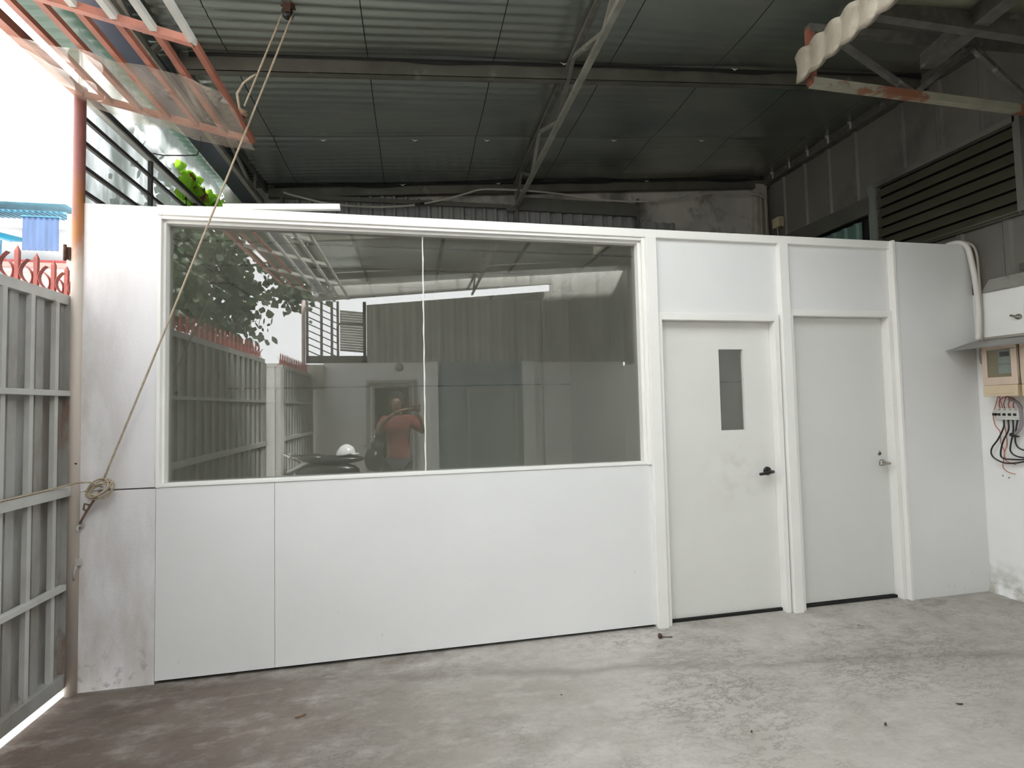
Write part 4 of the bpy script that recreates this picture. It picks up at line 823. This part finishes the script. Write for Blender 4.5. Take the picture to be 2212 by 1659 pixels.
def hel(u, v):
    a = u*6.283; e = v*math.pi/2; cut = .02*math.cos(a); return (-1.0+.135*math.cos(e)*math.cos(a), by+.115*math.cos(e)*math.sin(a), .885+.13*math.sin(e)-(.02-cut)*(1-v))
m.grid(28, 12, hel); m.build('helmet_shell', WHITEP, t, solid=.008)
m = MB(); m.grid(10, 3, lambda u, v: (-1.0+(.13+.06*v)*math.cos((u-.5)*1.8), by+(.115+.03*v)*math.sin((u-.5)*1.8), .885-.01*v)); m.build('helmet_peak', WHITEP, t, solid=.006)
MB().ell((-1.0, by, .878), (.12, .10, .02)).build('helmet_lining', DARKP, t)
# ------------------------------------------------------------------ person taking the photograph
PY = -3.62
pn = thing('person', 'person in a brick red short sleeved shirt holding up a phone, mirrored in the glass', 'person', (-.22, PY, 0))
def skin_obj(name, nodes, edges, m, sub=2, root=0):
    me = bpy.data.meshes.new(name); base = Vector(pn.location); me.from_pydata([Vector(p[:3])-base for p in nodes], edges, [])
    o = bpy.data.objects.new(name, me); C.objects.link(o); o.parent = pn
    md = o.modifiers.new('skin', 'SKIN'); md.use_smooth_shade = True
    for i, p in enumerate(nodes):
        sv = me.skin_vertices[0].data[i]; sv.radius = (p[3], p[4] if len(p) > 4 else p[3]); sv.use_root = (i == root)
    s = o.modifiers.new('smooth', 'SUBSURF'); s.levels = sub; s.render_levels = sub; me.materials.append(m); return o
cx = -.22
B_ = [(cx, PY, .93, .14, .10), (cx, PY, 1.13, .13, .095), (cx, PY, 1.32, .155, .10), (cx, PY+.01, 1.405, .07, .07), (cx-.015, PY+.03, 1.49, .052, .055), (cx-.02, PY+.06, 1.56, .065, .078), (cx-.02, PY+.055, 1.635, .072, .088), (cx-.02, PY+.045, 1.685, .045, .055),
      (cx-.17, PY+.01, 1.36, .062), (cx-.255, PY+.14, 1.20, .047), (cx-.20, PY+.22, 1.34, .036), (cx-.045, PY+.30, 1.46, .026, .02),
      (cx+.17, PY+.01, 1.36, .062), (cx+.33, PY+.13, 1.20, .047), (cx+.32, PY+.22, 1.34, .036), (cx+.255, PY+.31, 1.45, .026, .02),
      (cx-.09, PY, .84, .085), (cx-.11, PY+.01, .47, .056), (cx-.12, PY-.02, .10, .042), (cx-.125, PY+.10, .035, .038, .03),
      (cx+.09, PY, .84, .085), (cx+.11, PY+.01, .47, .056), (cx+.12, PY-.02, .10, .042), (cx+.125, PY+.10, .035, .038, .03)]
E_ = [(0, 1), (1, 2), (2, 3), (3, 4), (4, 5), (5, 6), (6, 7), (2, 8), (8, 9), (9, 10), (10, 11), (2, 12), (12, 13), (13, 14), (14, 15), (0, 16), (16, 17), (17, 18), (18, 19), (0, 20), (20, 21), (21, 22), (22, 23)]
skin_obj('body', B_, E_, SKIN)
S_ = [(cx, PY, .80, .175, .125), (cx, PY, .95, .165, .125), (cx, PY, 1.13, .155, .118), (cx, PY, 1.32, .18, .122), (cx, PY+.005, 1.415, .085, .08), (cx-.18, PY+.01, 1.365, .082), (cx-.245, PY+.11, 1.235, .072), (cx+.18, PY+.01, 1.365, .082), (cx+.30, PY+.10, 1.235, .072)]
skin_obj('shirt', S_, [(0, 1), (1, 2), (2, 3), (3, 4), (3, 5), (5, 6), (3, 7), (7, 8)], SHIRT)
T_ = [(cx, PY, .86, .155, .12), (cx-.095, PY, .78, .10), (cx-.11, PY+.01, .47, .078), (cx-.12, PY-.01, .12, .065), (cx+.095, PY, .78, .10), (cx+.11, PY+.01, .47, .078), (cx+.12, PY-.01, .12, .065)]
skin_obj('trousers', T_, [(0, 1), (1, 2), (2, 3), (0, 4), (4, 5), (5, 6)], TROUS)
m = MB(); hc = (cx-.02, PY+.03, 1.645)
def hairf(u, v):
    a = u*6.283; e = -.55+v*2.1; k = 1+.05*math.sin(a*9)*math.sin(v*12)
    if math.sin(a) > .2 and e < .55: k *= .88
    return (hc[0]+.098*k*math.cos(e)*math.cos(a), hc[1]-.012+.112*k*math.cos(e)*math.sin(a), hc[2]+.012+.105*k*math.sin(e))
m.grid(36, 14, hairf); m.build('hair', HAIR, pn)
hx, hy, hz = cx-.02, PY+.145, 1.60
m = MB(); m.ell((hx, hy+.004, hz-.01), (.014, .018, .022)); m.build('nose', SKIN, pn)
for s in (-1, 1):
    MB().ell((hx+s*.032, hy-.012, hz+.018), (.013, .008, .006)).build('eye', BLACK, pn); MB().ell((hx+s*.078, hy-.085, hz), (.012, .02, .032)).build('ear', SKIN, pn)
MB().ell((hx, hy-.008, hz-.05), (.024, .008, .006)).build('mouth', mat('lip_tone', (.3, .12, .1), .6), pn)
# hands: palm with four fingers and a thumb each, round the phone
for s, wx in ((-1, cx-.045), (1, cx+.255)):
    wy, wz = PY+.305, 1.465; px = (-.075 if s < 0 else .075)
    tx = px
    nodes = [(wx, wy, wz, .022, .016), ((wx+tx)/2, wy+.02, wz+.035, .030, .015), (tx, wy+.04, wz+.055, .028, .013)]; edges = [(0, 1), (1, 2)]
    skin_obj('palm', nodes, edges, SKIN, 2)
    for k in range(4):
        z0 = wz+.035+.020*k; L = (.060, .068, .066, .052)[k]
        skin_obj('finger', [(tx+s*.004, wy+.040, z0, .009), (tx-s*L*.35, wy+.052, z0+.012, .0085), (tx-s*L*.8, wy+.050, z0+.016, .008), (tx-s*L, wy+.046, z0+.014, .006)], [(0, 1), (1, 2), (2, 3)], SKIN, 1)
    skin_obj('thumb', [((wx+tx)/2, wy+.01, wz+.04, .012), (tx-s*.01, wy+.008, wz+.06, .011), (tx-s*.04, wy+.010, wz+.072, .009)], [(0, 1), (1, 2)], SKIN, 1)
m = MB(); m.bx(-.078, .078, PY+.331, PY+.340, 1.485, 1.560); tag(m.build('phone', BLACK, bevel=.003), 'dark phone held up sideways by the mirrored person', 'phone')
